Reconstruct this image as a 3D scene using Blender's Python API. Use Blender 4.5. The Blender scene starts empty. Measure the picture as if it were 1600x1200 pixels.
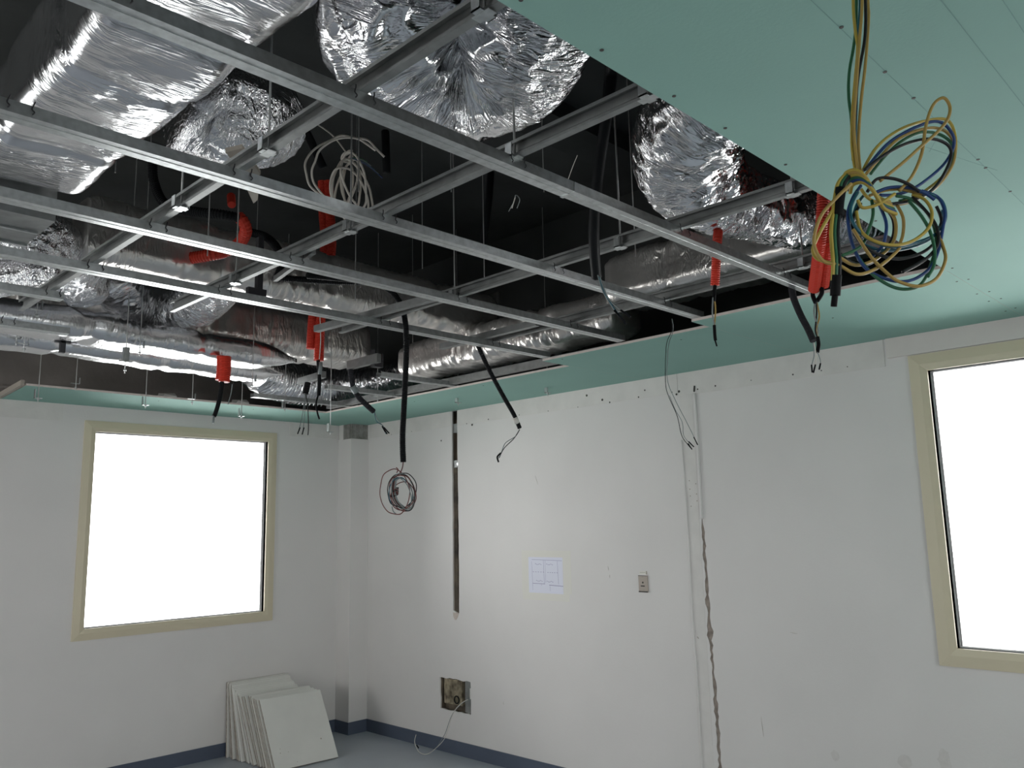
import bpy, bmesh, math, random
from mathutils import Vector, Matrix, noise
from mathutils.geometry import tessellate_polygon
random.seed(7)
scene = bpy.context.scene
COL = scene.collection
PI = math.pi

# ------------------------------------------------------------------ camera, sky, exposure
XB, YA = 4.26, 6.123          # right wall plane (x), far wall plane (y)
ZC = 2.53                     # underside of the plasterboard
ZS = 3.78                     # underside of the slab
XL, YN = -2.6, -2.4           # left wall, wall behind the camera
cam_d = bpy.data.cameras.new('camera')
cam_d.sensor_width = 36.0
cam_d.lens = 36.0 * 1294.75 / 1600.0
cam_d.clip_start = 0.02
cam = bpy.data.objects.new('camera', cam_d)
COL.objects.link(cam)
R_ = Vector((0.70190, -0.71204, -0.02217)); U_ = Vector((-0.10330, -0.13260, 0.98577)); F_ = Vector((0.70475, 0.68962, 0.16659))
m = Matrix.Identity(4)
for i in range(3):
    m[i][0] = R_[i]; m[i][1] = U_[i]; m[i][2] = -F_[i]
m.translation = (0, 0, 1.65)
cam.matrix_world = m
scene.camera = cam

w = bpy.data.worlds.new('overcast_sky'); scene.world = w; w.use_nodes = True
bg = w.node_tree.nodes['Background']
bg.inputs[0].default_value = (1.0, 0.985, 0.985, 1)
bg.inputs[1].default_value = 13.0
scene.view_settings.view_transform = 'Standard'
scene.view_settings.look = 'None'
scene.view_settings.gamma = 1.0
scene.view_settings.use_curve_mapping = False
scene.view_settings.exposure = -0.62

WIN_A = (2.077, 3.405, 1.017, 2.352)       # far wall window opening  x0 x1 z0 z1
WIN_B = (0.005, 1.333, 1.040, 2.342)       # right wall window opening y0 y1 z0 z1
WIN_C = (-2.1, -0.7, 1.03, 2.345)         # right wall, behind the camera: unseen window added as a light source
WIN_D = (-1.9, -0.5, 1.02, 2.35)          # far wall, left of the frame: unseen, added for its light
WIN_E = (-1.7, -0.1, 1.03, 2.345)           # wall behind the camera: unseen, added to light the far wall
WIN_F = (1.1, 2.9, 1.03, 2.345)            # wall behind the camera: second added window, also lighting the far wall
WIN_G = (3.2, 5.2, 0.95, 2.35)            # left wall, outside the frame: added to brighten the far corner walls
def portal(name, loc, rot, sx, sz):
    l = bpy.data.lights.new(name, 'AREA'); l.shape = 'RECTANGLE'; l.size = sx; l.size_y = sz
    l.cycles.is_portal = True
    o = bpy.data.objects.new(name, l); COL.objects.link(o); o.location = loc; o.rotation_euler = rot
for n_, W_ in (('portal_far', WIN_A), ('portal_far_left', WIN_D)):
    portal(n_, ((W_[0]+W_[1])/2, YA+0.19, (W_[2]+W_[3])/2), (-PI/2, 0, 0), W_[1]-W_[0], W_[3]-W_[2])
for n_, W_ in (('portal_right', WIN_B), ('portal_behind', WIN_C)):
    portal(n_, (XB+0.19, (W_[0]+W_[1])/2, (W_[2]+W_[3])/2), (PI/2, 0, PI/2), W_[1]-W_[0], W_[3]-W_[2])

for n_, W_ in (('portal_back', WIN_E), ('portal_back_right', WIN_F)):
    portal(n_, ((W_[0]+W_[1])/2, YN-0.19, (W_[2]+W_[3])/2), (PI/2, 0, 0), W_[1]-W_[0], W_[3]-W_[2])

portal('portal_left', (XL-0.19, (WIN_G[0]+WIN_G[1])/2, (WIN_G[2]+WIN_G[3])/2), (PI/2, 0, -PI/2), WIN_G[1]-WIN_G[0], WIN_G[3]-WIN_G[2])

# ------------------------------------------------------------------ materials
def mat(name, col, rough=0.6, metal=0.0, var=0.0, vscale=8.0, bump=0.0, bscale=60.0, spec=0.5, col2=None):
    m = bpy.data.materials.new(name); m.use_nodes = True
    nt = m.node_tree; b = nt.nodes['Principled BSDF']
    b.inputs['Base Color'].default_value = (*col, 1); b.inputs['Roughness'].default_value = rough
    b.inputs['Metallic'].default_value = metal
    b.inputs['Specular IOR Level'].default_value = spec
    tc = nt.nodes.new('ShaderNodeTexCoord')
    if var > 0 or col2:
        n = nt.nodes.new('ShaderNodeTexNoise'); n.inputs['Scale'].default_value = vscale; n.inputs['Detail'].default_value = 5
        nt.links.new(tc.outputs['Object'], n.inputs['Vector'])
        r = nt.nodes.new('ShaderNodeValToRGB')
        c2 = col2 or tuple(c*(1-var) for c in col)
        r.color_ramp.elements[0].position = 0.32; r.color_ramp.elements[0].color = (*c2, 1)
        r.color_ramp.elements[1].position = 0.68; r.color_ramp.elements[1].color = (*col, 1)
        nt.links.new(n.outputs['Fac'], r.inputs[0]); nt.links.new(r.outputs[0], b.inputs['Base Color'])
    if bump > 0:
        n2 = nt.nodes.new('ShaderNodeTexNoise'); n2.inputs['Scale'].default_value = bscale; n2.inputs['Detail'].default_value = 4
        nt.links.new(tc.outputs['Object'], n2.inputs['Vector'])
        bp = nt.nodes.new('ShaderNodeBump'); bp.inputs['Strength'].default_value = bump; bp.inputs['Distance'].default_value = 0.01
        nt.links.new(n2.outputs['Fac'], bp.inputs['Height']); nt.links.new(bp.outputs[0], b.inputs['Normal'])
    return m

def foil_mat(name, rough, bump, su, sv, col=(0.83, 0.83, 0.85), metal=1.0, iso=0.25, iscale=60, patch=0.0):
    """creased foil: creases run along the second UV axis, with a little all-round crumple"""
    m = bpy.data.materials.new(name); m.use_nodes = True
    nt = m.node_tree; b = nt.nodes['Principled BSDF']
    b.inputs['Base Color'].default_value = (*col, 1); b.inputs['Metallic'].default_value = metal
    b.inputs['Roughness'].default_value = rough
    tc = nt.nodes.new('ShaderNodeTexCoord')
    mp = nt.nodes.new('ShaderNodeMapping'); mp.inputs['Scale'].default_value = (su, sv, 1); mp.inputs['Rotation'].default_value = (0, 0, 0.0)
    nt.links.new(tc.outputs['UV'], mp.inputs['Vector'])
    n = nt.nodes.new('ShaderNodeTexNoise'); n.inputs['Scale'].default_value = 1; n.inputs['Detail'].default_value = 3; n.inputs['Distortion'].default_value = 1.0
    nt.links.new(mp.outputs[0], n.inputs['Vector'])
    rg = nt.nodes.new('ShaderNodeMath'); rg.operation = 'PINGPONG'; rg.inputs[1].default_value = 0.12
    nt.links.new(n.outputs['Fac'], rg.inputs[0])
    ml = nt.nodes.new('ShaderNodeMath'); ml.operation = 'MULTIPLY'; ml.inputs[1].default_value = 4.0
    nt.links.new(rg.outputs[0], ml.inputs[0])
    v = nt.nodes.new('ShaderNodeTexNoise'); v.inputs['Scale'].default_value = iscale; v.inputs['Detail'].default_value = 3; v.inputs['Distortion'].default_value = 1.5
    nt.links.new(tc.outputs['Object'], v.inputs['Vector'])
    vm = nt.nodes.new('ShaderNodeMath'); vm.operation = 'MULTIPLY_ADD'; vm.inputs[1].default_value = iso
    nt.links.new(v.outputs['Fac'], vm.inputs[0]); nt.links.new(ml.outputs[0], vm.inputs[2])
    bp = nt.nodes.new('ShaderNodeBump'); bp.inputs['Strength'].default_value = bump; bp.inputs['Distance'].default_value = 0.01
    if patch:
        pn = nt.nodes.new('ShaderNodeTexNoise'); pn.inputs['Scale'].default_value = patch; pn.inputs['Detail'].default_value = 1
        nt.links.new(tc.outputs['Object'], pn.inputs['Vector'])
        pr = nt.nodes.new('ShaderNodeMapRange'); pr.inputs[1].default_value = 0.42; pr.inputs[2].default_value = 0.62; pr.inputs[3].default_value = 0.25; pr.inputs[4].default_value = 1.5
        nt.links.new(pn.outputs['Fac'], pr.inputs[0])
        pm = nt.nodes.new('ShaderNodeMath'); pm.operation = 'MULTIPLY'; pm.inputs[1].default_value = bump
        nt.links.new(pr.outputs[0], pm.inputs[0]); nt.links.new(pm.outputs[0], bp.inputs['Strength'])
    nt.links.new(vm.outputs[0], bp.inputs['Height']); nt.links.new(bp.outputs[0], b.inputs['Normal'])
    return m

M = dict(
    wall=mat('wall_paint', (0.715, 0.69, 0.675), 0.55, var=0.045, vscale=2.2, bump=0.06, bscale=90),
    strip=mat('wall_strip_paint', (0.70, 0.675, 0.65), 0.65, var=0.09, vscale=9, bump=0.1, bscale=60),
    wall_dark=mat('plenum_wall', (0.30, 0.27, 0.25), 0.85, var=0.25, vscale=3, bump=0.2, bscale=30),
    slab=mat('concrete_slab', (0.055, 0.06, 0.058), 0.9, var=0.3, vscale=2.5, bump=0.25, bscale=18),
    concrete=mat('bare_concrete', (0.36, 0.35, 0.33), 0.95, col2=(0.18, 0.175, 0.16), vscale=16, bump=0.7, bscale=50),
    floor=mat('vinyl_floor', (0.41, 0.44, 0.49), 0.32, var=0.06, vscale=5, spec=0.4),
    base=mat('baseboard_vinyl', (0.085, 0.105, 0.15), 0.4, var=0.1, vscale=5),
    board=mat('plasterboard_green', (0.265, 0.46, 0.398), 0.85, var=0.05, vscale=3, bump=0.04, bscale=120),
    gypsum=mat('gypsum_edge', (0.74, 0.67, 0.62), 0.9, var=0.1, vscale=30),
    pink=mat('pinkish_strip', (0.71, 0.665, 0.635), 0.7, var=0.06, vscale=6),
    steel=mat('galvanised_steel', (0.58, 0.61, 0.61), 0.30, 0.9, var=0.25, vscale=45, bump=0.05, bscale=120),
    dsteel=mat('dull_steel', (0.30, 0.31, 0.305), 0.45, 0.8, var=0.25, vscale=20),
    rod=mat('zinc_rod', (0.55, 0.56, 0.55), 0.4, 0.8),
    clip=mat('dark_wire', (0.05, 0.05, 0.055), 0.5, 0.5),
    foil=foil_mat('duct_foil', 0.11, 0.85, 52, 6, patch=7.0),
    foil_s=foil_mat('duct_foil_smooth', 0.21, 0.27, 26, 5, iso=0.4, iscale=20, patch=5.0),
    foil_p=foil_mat('pipe_foil', 0.27, 0.22, 14, 4, iso=0.5, iscale=14),
    foil_d=foil_mat('duct_foil_dusty', 0.28, 0.34, 20, 6, (0.76, 0.73, 0.70), 0.80, iso=0.7, iscale=18, patch=4.0),
    foil_c=foil_mat('duct_foil_crumpled', 0.12, 0.8, 60, 8, iso=0.7),
    asphalt=mat('asphalt_ground', (0.07, 0.07, 0.07), 0.95, var=0.2, vscale=3),  # kept dark so the added ground sends little light upward
    tape=foil_mat('duct_tape', 0.42, 0.15, 40, 10, (0.70, 0.69, 0.67)),
    casing=mat('casing_cream', (0.64, 0.57, 0.42), 0.45, var=0.04, vscale=4),
    alu=mat('aluminium_profile', (0.78, 0.77, 0.78), 0.45, 0.0),
    gasket=mat('black_gasket', (0.02, 0.02, 0.022), 0.6),
    red=mat('red_conduit', (0.60, 0.048, 0.026), 0.5, spec=0.3),
    black=mat('black_conduit', (0.012, 0.013, 0.014), 0.5, spec=0.08),
    btape=mat('black_tape', (0.008, 0.008, 0.009), 0.6, spec=0.08),
    grey=mat('grey_insulation', (0.028, 0.028, 0.032), 0.7, spec=0.08),
    yellow=mat('wire_yellow', (0.42, 0.31, 0.06), 0.45, spec=0.3),
    ochre=mat('wire_ochre', (0.36, 0.24, 0.07), 0.45, spec=0.3),
    green=mat('wire_green', (0.03, 0.12, 0.06), 0.45, spec=0.3),
    blue=mat('wire_blue', (0.018, 0.05, 0.17), 0.45, spec=0.3),
    teal=mat('wire_teal', (0.01, 0.09, 0.13), 0.4),
    bwire=mat('wire_black', (0.012, 0.012, 0.014), 0.5, spec=0.3),
    brown=mat('wire_redbrown', (0.16, 0.045, 0.04), 0.45),
    gwire=mat('wire_grey', (0.20, 0.23, 0.23), 0.45),
    white=mat('wire_white', (0.62, 0.58, 0.52), 0.5),
    tile=mat('tile_white', (0.70, 0.69, 0.655), 0.8, var=0.05, vscale=7, bump=0.05, bscale=90),
    tile_edge=mat('tile_edge', (0.40, 0.355, 0.31), 0.95, col2=(0.25, 0.215, 0.18), vscale=40, bump=0.4, bscale=150),
    paper=mat('white_paper', (0.74, 0.75, 0.86), 0.7),
    ink=mat('violet_ink', (0.28, 0.25, 0.42), 0.7),
    mtape=mat('masking_tape', (0.715, 0.695, 0.645), 0.6),
    plate=mat('beige_plate', (0.42, 0.36, 0.31), 0.45),
    dark=mat('dark_detail', (0.05, 0.045, 0.04), 0.7),
    cavity=mat('cavity_timber', (0.13, 0.105, 0.075), 0.95, col2=(0.035, 0.03, 0.025), vscale=9, bump=0.8, bscale=25),
    crack=mat('exposed_filler', (0.36, 0.305, 0.265), 0.95, col2=(0.22, 0.185, 0.16), vscale=30, bump=0.8, bscale=70),
    plaster=mat('broken_plaster', (0.56, 0.48, 0.43), 0.95, bump=0.5, bscale=80),
    pencil=mat('pencil_mark', (0.20, 0.34, 0.31), 0.9),
    block=mat('dusty_block', (0.30, 0.26, 0.18), 0.95, col2=(0.07, 0.055, 0.035), vscale=22, bump=0.6, bscale=60),
    smudge=mat('brown_smudge', (0.665, 0.637, 0.615), 0.6, var=0.08, vscale=40),
    pvc=mat('grey_pipe', (0.30, 0.29, 0.24), 0.6),
    card=mat('tan_card', (0.40, 0.36, 0.31), 0.9),
)
gl = bpy.data.materials.new('window_glass'); gl.use_nodes = True
nt = gl.node_tree; nt.nodes.clear()
out = nt.nodes.new('ShaderNodeOutputMaterial'); mx = nt.nodes.new('ShaderNodeMixShader')
tr = nt.nodes.new('ShaderNodeBsdfTransparent'); gs = nt.nodes.new('ShaderNodeBsdfGlossy'); gs.inputs['Roughness'].default_value = 0.02
fr = nt.nodes.new('ShaderNodeFresnel'); fr.inputs['IOR'].default_value = 1.4
tr.inputs[0].default_value = (0.97, 0.985, 0.98, 1)
nt.links.new(fr.outputs[0], mx.inputs[0]); nt.links.new(tr.outputs[0], mx.inputs[1]); nt.links.new(gs.outputs[0], mx.inputs[2])
nt.links.new(mx.outputs[0], out.inputs[0])
M['glass'] = gl

# ------------------------------------------------------------------ helpers
class MB:
    def __init__(s): s.v = []; s.f = []; s.fu = []
    def add(s, vs, fs):
        o = len(s.v); s.v += [Vector(p) for p in vs]; s.f += [tuple(i+o for i in f) for f in fs]; return s
    def box(s, a, b):
        x0, y0, z0 = [min(p, q) for p, q in zip(a, b)]; x1, y1, z1 = [max(p, q) for p, q in zip(a, b)]
        return s.hexa([(x0,y0,z0),(x1,y0,z0),(x1,y1,z0),(x0,y1,z0)], [(x0,y0,z1),(x1,y0,z1),(x1,y1,z1),(x0,y1,z1)])
    def hexa(s, lo, hi):
        n = len(lo)
        return s.add(list(lo)+list(hi), [tuple(range(n-1, -1, -1)), tuple(range(n, 2*n))]+[(i, (i+1) % n, n+(i+1) % n, n+i) for i in range(n)])
    def disc(s, c, ax, r, t, n=8):
        ax = Vector(ax).normalized(); a = ax.orthogonal().normalized(); b = ax.cross(a); c = Vector(c)
        lo = [c+r*(math.cos(2*PI*i/n)*a+math.sin(2*PI*i/n)*b) for i in range(n)]
        return s.hexa(lo, [p+ax*t for p in lo])
    def tube(s, pts, rad, segs=8, cap=True):
        pts = [Vector(p) for p in pts]; n = len(pts)
        fr = frames(pts); o = len(s.v)
        for i, p in enumerate(pts):
            r = rad[i] if isinstance(rad, (list, tuple)) else rad
            _, a, b = fr[i]
            for k in range(segs):
                t = 2*PI*k/segs; s.v.append(p+r*(math.cos(t)*a+math.sin(t)*b))
        for i in range(n-1):
            for k in range(segs):
                k2 = (k+1) % segs
                s.f.append((o+i*segs+k, o+i*segs+k2, o+(i+1)*segs+k2, o+(i+1)*segs+k))
        if cap:
            s.f.append(tuple(o+k for k in range(segs-1, -1, -1))); s.f.append(tuple(o+(n-1)*segs+k for k in range(segs)))
        return s

def frames(pts):
    n = len(pts); out = []; a = None
    for i in range(n):
        t = (pts[min(i+1, n-1)]-pts[max(i-1, 0)])
        t = t.normalized() if t.length > 1e-9 else Vector((0, 0, 1))
        if a is None:
            a = Vector((0, 0, 1))
            if abs(t.z) > 0.9: a = Vector((1, 0, 0))
        a = (a-t*a.dot(t))
        if a.length < 1e-6: a = t.orthogonal()
        a.normalize(); out.append((t, a, t.cross(a)))
    return out

def cr(pts, n=8, closed=False):
    P = [Vector(p) for p in pts]; out = []; L = len(P)
    rng = L if closed else L-1
    for i in range(rng):
        if closed: p0, p1, p2, p3 = P[(i-1) % L], P[i], P[(i+1) % L], P[(i+2) % L]
        else: p0, p1, p2, p3 = P[max(i-1, 0)], P[i], P[i+1], P[min(i+2, L-1)]
        for k in range(n):
            t = k/n
            out.append(0.5*((2*p1)+(p2-p0)*t+(2*p0-5*p1+4*p2-p3)*t*t+(3*p1-p0-3*p2+p3)*t**3))
    out.append(P[0].copy() if closed else P[-1].copy())
    return out

def resample(pts, step):
    d = [0.0]
    for a, b in zip(pts, pts[1:]): d.append(d[-1]+(b-a).length)
    n = max(2, int(d[-1]/step)+1); out = []; j = 0
    for i in range(n):
        s = d[-1]*i/(n-1)
        while j < len(d)-2 and d[j+1] < s: j += 1
        t = (s-d[j])/max(1e-9, d[j+1]-d[j]); out.append(pts[j].lerp(pts[j+1], min(1, max(0, t))))
    return out

ORG = {}
def thing(name, label, cat, loc, group=None):
    o = bpy.data.objects.new(name, None); COL.objects.link(o); o.location = loc; o.empty_display_size = 0.05
    o['label'] = label; o['category'] = cat
    if group: o['group'] = group
    ORG[o.name] = Vector(loc); return o
def struct(name, loc=(0, 0, 0)):
    o = bpy.data.objects.new(name, None); COL.objects.link(o); o.location = loc; o['kind'] = 'structure'
    ORG[o.name] = Vector(loc); return o
def obj(name, mb, m, parent=None, smooth=False, label=None, kind=None, fix=True):
    org = ORG[parent.name] if parent else Vector((0, 0, 0))
    me = bpy.data.meshes.new(name)
    me.from_pydata([tuple(v-org) for v in mb.v], [], mb.f)
    if mb.fu:
        uvl = me.uv_layers.new(name='UVMap'); q = 0
        for f_, u_ in zip(mb.f, mb.fu):
            for a_ in u_: uvl.data[q].uv = a_; q += 1
    mats = m if isinstance(m, (list, tuple)) else [m]
    for q in mats: me.materials.append(M[q] if isinstance(q, str) else q)
    if fix:
        bm = bmesh.new(); bm.from_mesh(me); bmesh.ops.recalc_face_normals(bm, faces=bm.faces); bm.to_mesh(me); bm.free()
    if smooth: me.polygons.foreach_set('use_smooth', [True]*len(me.polygons))
    o = bpy.data.objects.new(name, me); COL.objects.link(o)
    if parent: o.parent = parent
    ORG[o.name] = org
    if label: o['label'] = label
    if kind: o['kind'] = kind
    return o
def solo(name, mb, m, label, cat, group=None, smooth=False):
    """a thing that is one mesh, its origin moved to the middle of its base"""
    c = Vector(((min(v.x for v in mb.v)+max(v.x for v in mb.v))/2, (min(v.y for v in mb.v)+max(v.y for v in mb.v))/2, min(v.z for v in mb.v)))
    mb.v = [v-c for v in mb.v]
    o = obj(name, mb, m, None, smooth); o.location = c; o['label'] = label; o['category'] = cat
    if group: o['group'] = group
    ORG[o.name] = c; return o

# ------------------------------------------------------------------ room shell
def mapA(u, v, w_): return Vector((u, YA-w_, v))
def mapB(u, v, w_): return Vector((XB-w_, u, v))
def holed(mapf, outer, holes, depths):
    mb = MB(); loops = [[Vector((u, v, 0)) for u, v in outer]]+[[Vector((u, v, 0)) for u, v in h] for h in holes]
    flat = [p for l in loops for p in l]
    mb.add([mapf(p.x, p.y, 0) for p in flat], [tuple(t) for t in tessellate_polygon(loops)])
    for h, d in zip(holes, depths):
        n = len(h)
        mb.add([mapf(u, v, 0) for u, v in h]+[mapf(u, v, -d) for u, v in h], [(i, (i+1) % n, n+(i+1) % n, n+i) for i in range(n)])
    return mb
def rect(u0, u1, v0, v1): return [(u0, v0), (u1, v0), (u1, v1), (u0, v1)]
def jag(pts, step, amp, seed):
    rnd = random.Random(seed); out = []
    n = len(pts)
    for i in range(n):
        a = Vector((*pts[i], 0)); b = Vector((*pts[(i+1) % n], 0)); L = (b-a).length; k = max(1, int(L/step))
        d = (b-a).normalized(); nn = Vector((-d.y, d.x, 0))
        for j in range(k):
            p = a.lerp(b, j/k)+(nn*rnd.uniform(-amp, amp) if j else Vector((0, 0, 0)))
            out.append((p.x, p.y))
    return out

fl = MB(); fl.box((XL-0.2, YN-0.2, -0.1), (XB+0.2, YA+0.2, 0)); o = obj('floor', fl, 'floor'); o['kind'] = 'structure'

o = obj('ground', MB().box((-18, -22, -0.5), (18, YN-0.25, -0.3)), 'asphalt'); o['kind'] = 'structure'  # unseen dark ground, added to cut upward light through the back windows
# far wall (with window_1); bare rougher wall above the ceiling line
wa = struct('wall_far')
obj('wall_panel', holed(mapA, rect(XL, XB+0.2, 0, ZC), [rect(*WIN_A), rect(*WIN_D)], [0.06, 0.06]), 'wall', wa, fix=False)
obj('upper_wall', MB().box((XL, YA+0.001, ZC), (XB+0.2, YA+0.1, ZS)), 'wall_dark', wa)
for x0, x1 in ((0.9, 1.86), (3.60, 4.06)):
    obj('wall_strip', MB().box((x0, YA, 2.412), (x1, YA-0.003, ZC)), 'strip', wa)
for a, b in ((XL, 1.855), (1.861, 4.06)):
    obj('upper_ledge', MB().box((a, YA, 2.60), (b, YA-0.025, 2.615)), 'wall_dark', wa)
# right wall with chase, cut-out, crack and window_2
slot = jag([(4.774, 0.995), (4.769, 1.5), (4.772, 2.0), (4.774, 2.2), (4.772, 2.5295), (4.833, 2.5295), (4.836, 2.2), (4.838, 1.5), (4.842, 1.02)], 0.07, 0.0022, 3)
cut = jag([(4.658, 0.296), (4.659, 0.523), (5.003, 0.523), (4.998, 0.300)], 0.035, 0.005, 5)
ck = [(2.6446, 1.660), (2.644, 1.55), (2.641, 1.4), (2.640, 1.25), (2.638, 1.15), (2.636, 1.0), (2.635, 0.92), (2.632, 0.80), (2.629, 0.7), (2.626, 0.5), (2.624, 0.31), (2.622, 0.12)]
rnd = random.Random(11); cl = []; cright = []
cf = []
for (u0, v0), (u1, v1) in zip(ck, ck[1:]):
    k = max(2, int((v0-v1)/0.022))
    for j in range(k): cf.append((u0+(u1-u0)*j/k, v0+(v1-v0)*j/k))
for i, (u, v) in enumerate(cf):
    t = min(1, i/3); c = u+rnd.uniform(-0.004, 0.004)*t
    wd = (0.007+0.007*abs(noise.noise(Vector((v*9, 3, 1))))*1.6+(0.012 if 0.985 < v < 1.03 else 0))*max(0.3, t)
    wd *= 0.75+0.75*rnd.random()
    cl.append((c+wd, v)); cright.append((c-wd, v))
crack = cright+cl[::-1]
wb = struct('wall_right')
obj('wall_panel', holed(mapB, rect(YN, YA+0.2, 0, ZC), [rect(*WIN_B), rect(*WIN_C), slot, cut, crack], [0.06, 0.06, 0.012, 0.012, 0.004]), 'wall', wb, fix=False)
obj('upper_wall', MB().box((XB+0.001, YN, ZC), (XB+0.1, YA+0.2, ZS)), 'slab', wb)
def cavity(nm_, u0, u1, v0, v1, d):
    mb = MB(); a = XB+0.0121; t = 0.01
    mb.box((XB+d, u0-t, v0-t), (XB+d+t, u1+t, v1+t))
    mb.box((a, u0-t, v0-t), (XB+d, u0, v1+t)); mb.box((a, u1, v0-t), (XB+d, u1+t, v1+t))
    mb.box((a, u0, v0-t), (XB+d, u1, v0)); mb.box((a, u0, v1), (XB+d, u1, v1+t))
    obj(nm_, mb, 'cavity', wb)
cavity('chase_lining', 4.762, 4.848, 0.98, ZC+0.01, 0.055)
cavity('cutout_lining', 4.650, 5.012, 0.288, 0.532, 0.065)
obj('crack_filler', MB().box((XB+0.003, 2.58, 0.10), (XB+0.0058, 2.68, 1.68)), 'crack', wb)
tip = [(4.777, 1.004), (4.842, 1.004), (4.838, 0.975), (4.823, 0.952), (4.808, 0.952), (4.787, 0.975)]
obj('broken_plaster', MB().hexa([mapB(u, v, 0.0) for u, v in tip], [mapB(u, v, 0.0015) for u, v in tip]), 'plaster', wb)
for v0, v1, g in ((2.36, 2.43, 0.0), (2.09, 2.145, 0.0)):
    obj('fixing_strap', MB().box((XB+0.048, 4.775, v0), (XB+0.012, 4.832, v1)), 'dsteel', wb)
obj('timber_stud', MB().box((XB+0.05, 4.80, 1.0), (XB+0.014, 4.845, 2.09)), 'cavity', wb)
obj('foil_scrap', MB().box((XB+0.012, 4.776, 2.105), (XB+0.009, 4.79, 2.125)), 'foil_s', wb)
# things seen inside the cut-out
obj('block_face', MB().box((XB+0.06, 4.785, 0.335), (XB+0.03, 4.985, 0.512)), 'block', wb)
pp = MB(); c0 = Vector((XB+0.02, 4.835, 0.375))
pp.tube([c0+0.026*Vector((0, math.cos(a), math.sin(a))) for a in [2*PI*i/20 for i in range(21)]], 0.0045, 8, False)
obj('pipe_ring', pp, 'black', wb, True)
obj('pipe_stub', MB().disc(c0+Vector((0.03, 0, 0)), (-1, 0, 0), 0.024, 0.02, 18), 'pvc', wb)
obj('steel_stud', MB().box((XB+0.06, 4.665, 0.30), (XB+0.02, 4.74, 0.52)), 'dsteel', wb)
obj('white_bracket', MB().box((XB+0.02, 4.668, 0.40), (XB+0.015, 4.684, 0.475)), 'tile', wb)
# strip over the old ceiling line: thin facing boards
for y0, y1 in ((4.845, 5.91), (2.76, 4.768), (1.53, 2.757)):
    obj('wall_strip', MB().box((XB, y0, 2.412-(0.02 if y0 < 2 else 0)), (XB-0.003, y1, ZC)), 'strip', wb)
obj('facing_board', MB().box((XB, YN, 2.430), (XB-0.011, 1.515, ZC+0.006)), 'pink', wb)
nm = MB()
rnd = random.Random(4)
for u in (5.6, 5.33, 4.66, 4.42, 4.10, 3.82, 3.55, 3.28, 3.05, 2.80, 2.62, 2.50, 2.27, 2.02, 1.86, 1.72):
    nm.disc(mapB(u, 2.418+rnd.uniform(-0.004, 0.006), 0.003), (-1, 0, 0), rnd.uniform(0.003, 0.006), 0.001, 7)
for u, v in ((3.34, 2.44), (2.75, 2.42), (2.77, 2.405), (3.0, 2.46), (4.6, 2.40), (4.96, 2.31), (3.47, 2.485)):
    nm.disc(mapB(u, v, 0.0031), (-1, 0, 0), rnd.uniform(0.004, 0.009), 0.0008, 6)
obj('nail_marks', nm, 'dark', wb, kind='stuff')
sc = MB()
for (u, v, L, a) in ((3.95, 1.95, 0.07, 1.2), (3.35, 1.36, 0.03, 1.4), (3.34, 1.31, 0.02, 1.6), (2.13, 1.05, 0.04, 0.1), (4.32, 0.42, 0.02, 1.5), (2.35, 0.55, 0.1, 1.5), (4.75, 0.36, 0.012, 0.3)):
    d = Vector((0, math.cos(a), math.sin(a)))*L/2; c = mapB(u, v, 0.0006); sc.tube([c-d, c, c+d], [0.0006, 0.0012, 0.0005], 5)
obj('scuff_marks', sc, 'card', wb, kind='stuff')
sm = MB(); rnd = random.Random(8)
for (y, z, a, b) in ((1.62, 0.50, 0.040, 0.032), (1.44, 0.535, 0.03, 0.05), (1.60, 0.40, 0.014, 0.02), (1.96, 0.47, 0.02, 0.03), (3.55, 2.43, 0.035, 0.008)):
    pts_ = [(y+a*math.cos(2*PI*i/16)*(0.75+0.4*rnd.random()), z+b*math.sin(2*PI*i/16)*(0.75+0.4*rnd.random())) for i in range(16)]
    sm.hexa([mapB(u, v, 0.0002) for u, v in pts_], [mapB(u, v, 0.0005) for u, v in pts_])
obj('smudges', sm, 'smudge', wb, kind='stuff')

def mapC(u, v, w_): return Vector((u, YN+w_, v))
def mapD(u, v, w_): return Vector((XL+w_, u, v))
o = obj('wall_left', holed(mapD, rect(YN-0.2, YA+0.2, 0, ZS), [rect(*WIN_G)], [0.2]), 'wall', fix=False); o['kind'] = 'structure'
o = obj('wall_back', holed(mapC, rect(XL-0.2, XB+0.2, 0, ZS), [rect(*WIN_E), rect(*WIN_F)], [0.2]), 'wall', fix=False); o['kind'] = 'structure'

# corner pilaster
wc = struct('wall_corner', (4.17, 6.0, 0))
PX, PY = 4.08, 5.93
obj('pilaster', MB().box((PX, PY, 0), (XB, YA, 2.402)), 'wall', wc)
obj('concrete_cap', MB().box((PX+0.012, PY+0.012, 2.402), (XB, YA, ZC+0.05)), 'concrete', wc)
obj('concrete_edge', MB().box((PX+0.004, PY+0.03, 2.402), (PX+0.012, YA-0.07, ZC)), 'concrete', wc)
obj('render_edge', MB().box((PX+0.0, YA-0.07, 2.402), (PX+0.012, YA-0.008, ZC)), 'strip', wc)
lines = MB()
for k in range(6):
    x = PX+0.02+0.025*k; lines.box((x, PY+0.012, 2.405), (x+0.004, PY+0.008+0.003*(k % 2), ZC))
obj('formwork_ridges', lines, 'concrete', wc, kind='stuff')

# baseboards
bh, bt = 0.095, 0.008
o = obj('baseboard_far', MB().box((XL, YA, 0), (PX, YA-bt, bh)), 'base'); o['kind'] = 'structure'
o = obj('baseboard_right', MB().box((XB, YN, 0), (XB-bt, PY, bh)), 'base'); o['kind'] = 'structure'
o = obj('baseboard_corner', MB().box((PX-bt, PY-bt, 0), (PX, YA-bt, bh)).box((PX, PY-bt, 0), (XB-bt, PY, bh)), 'base'); o['kind'] = 'structure'

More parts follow.
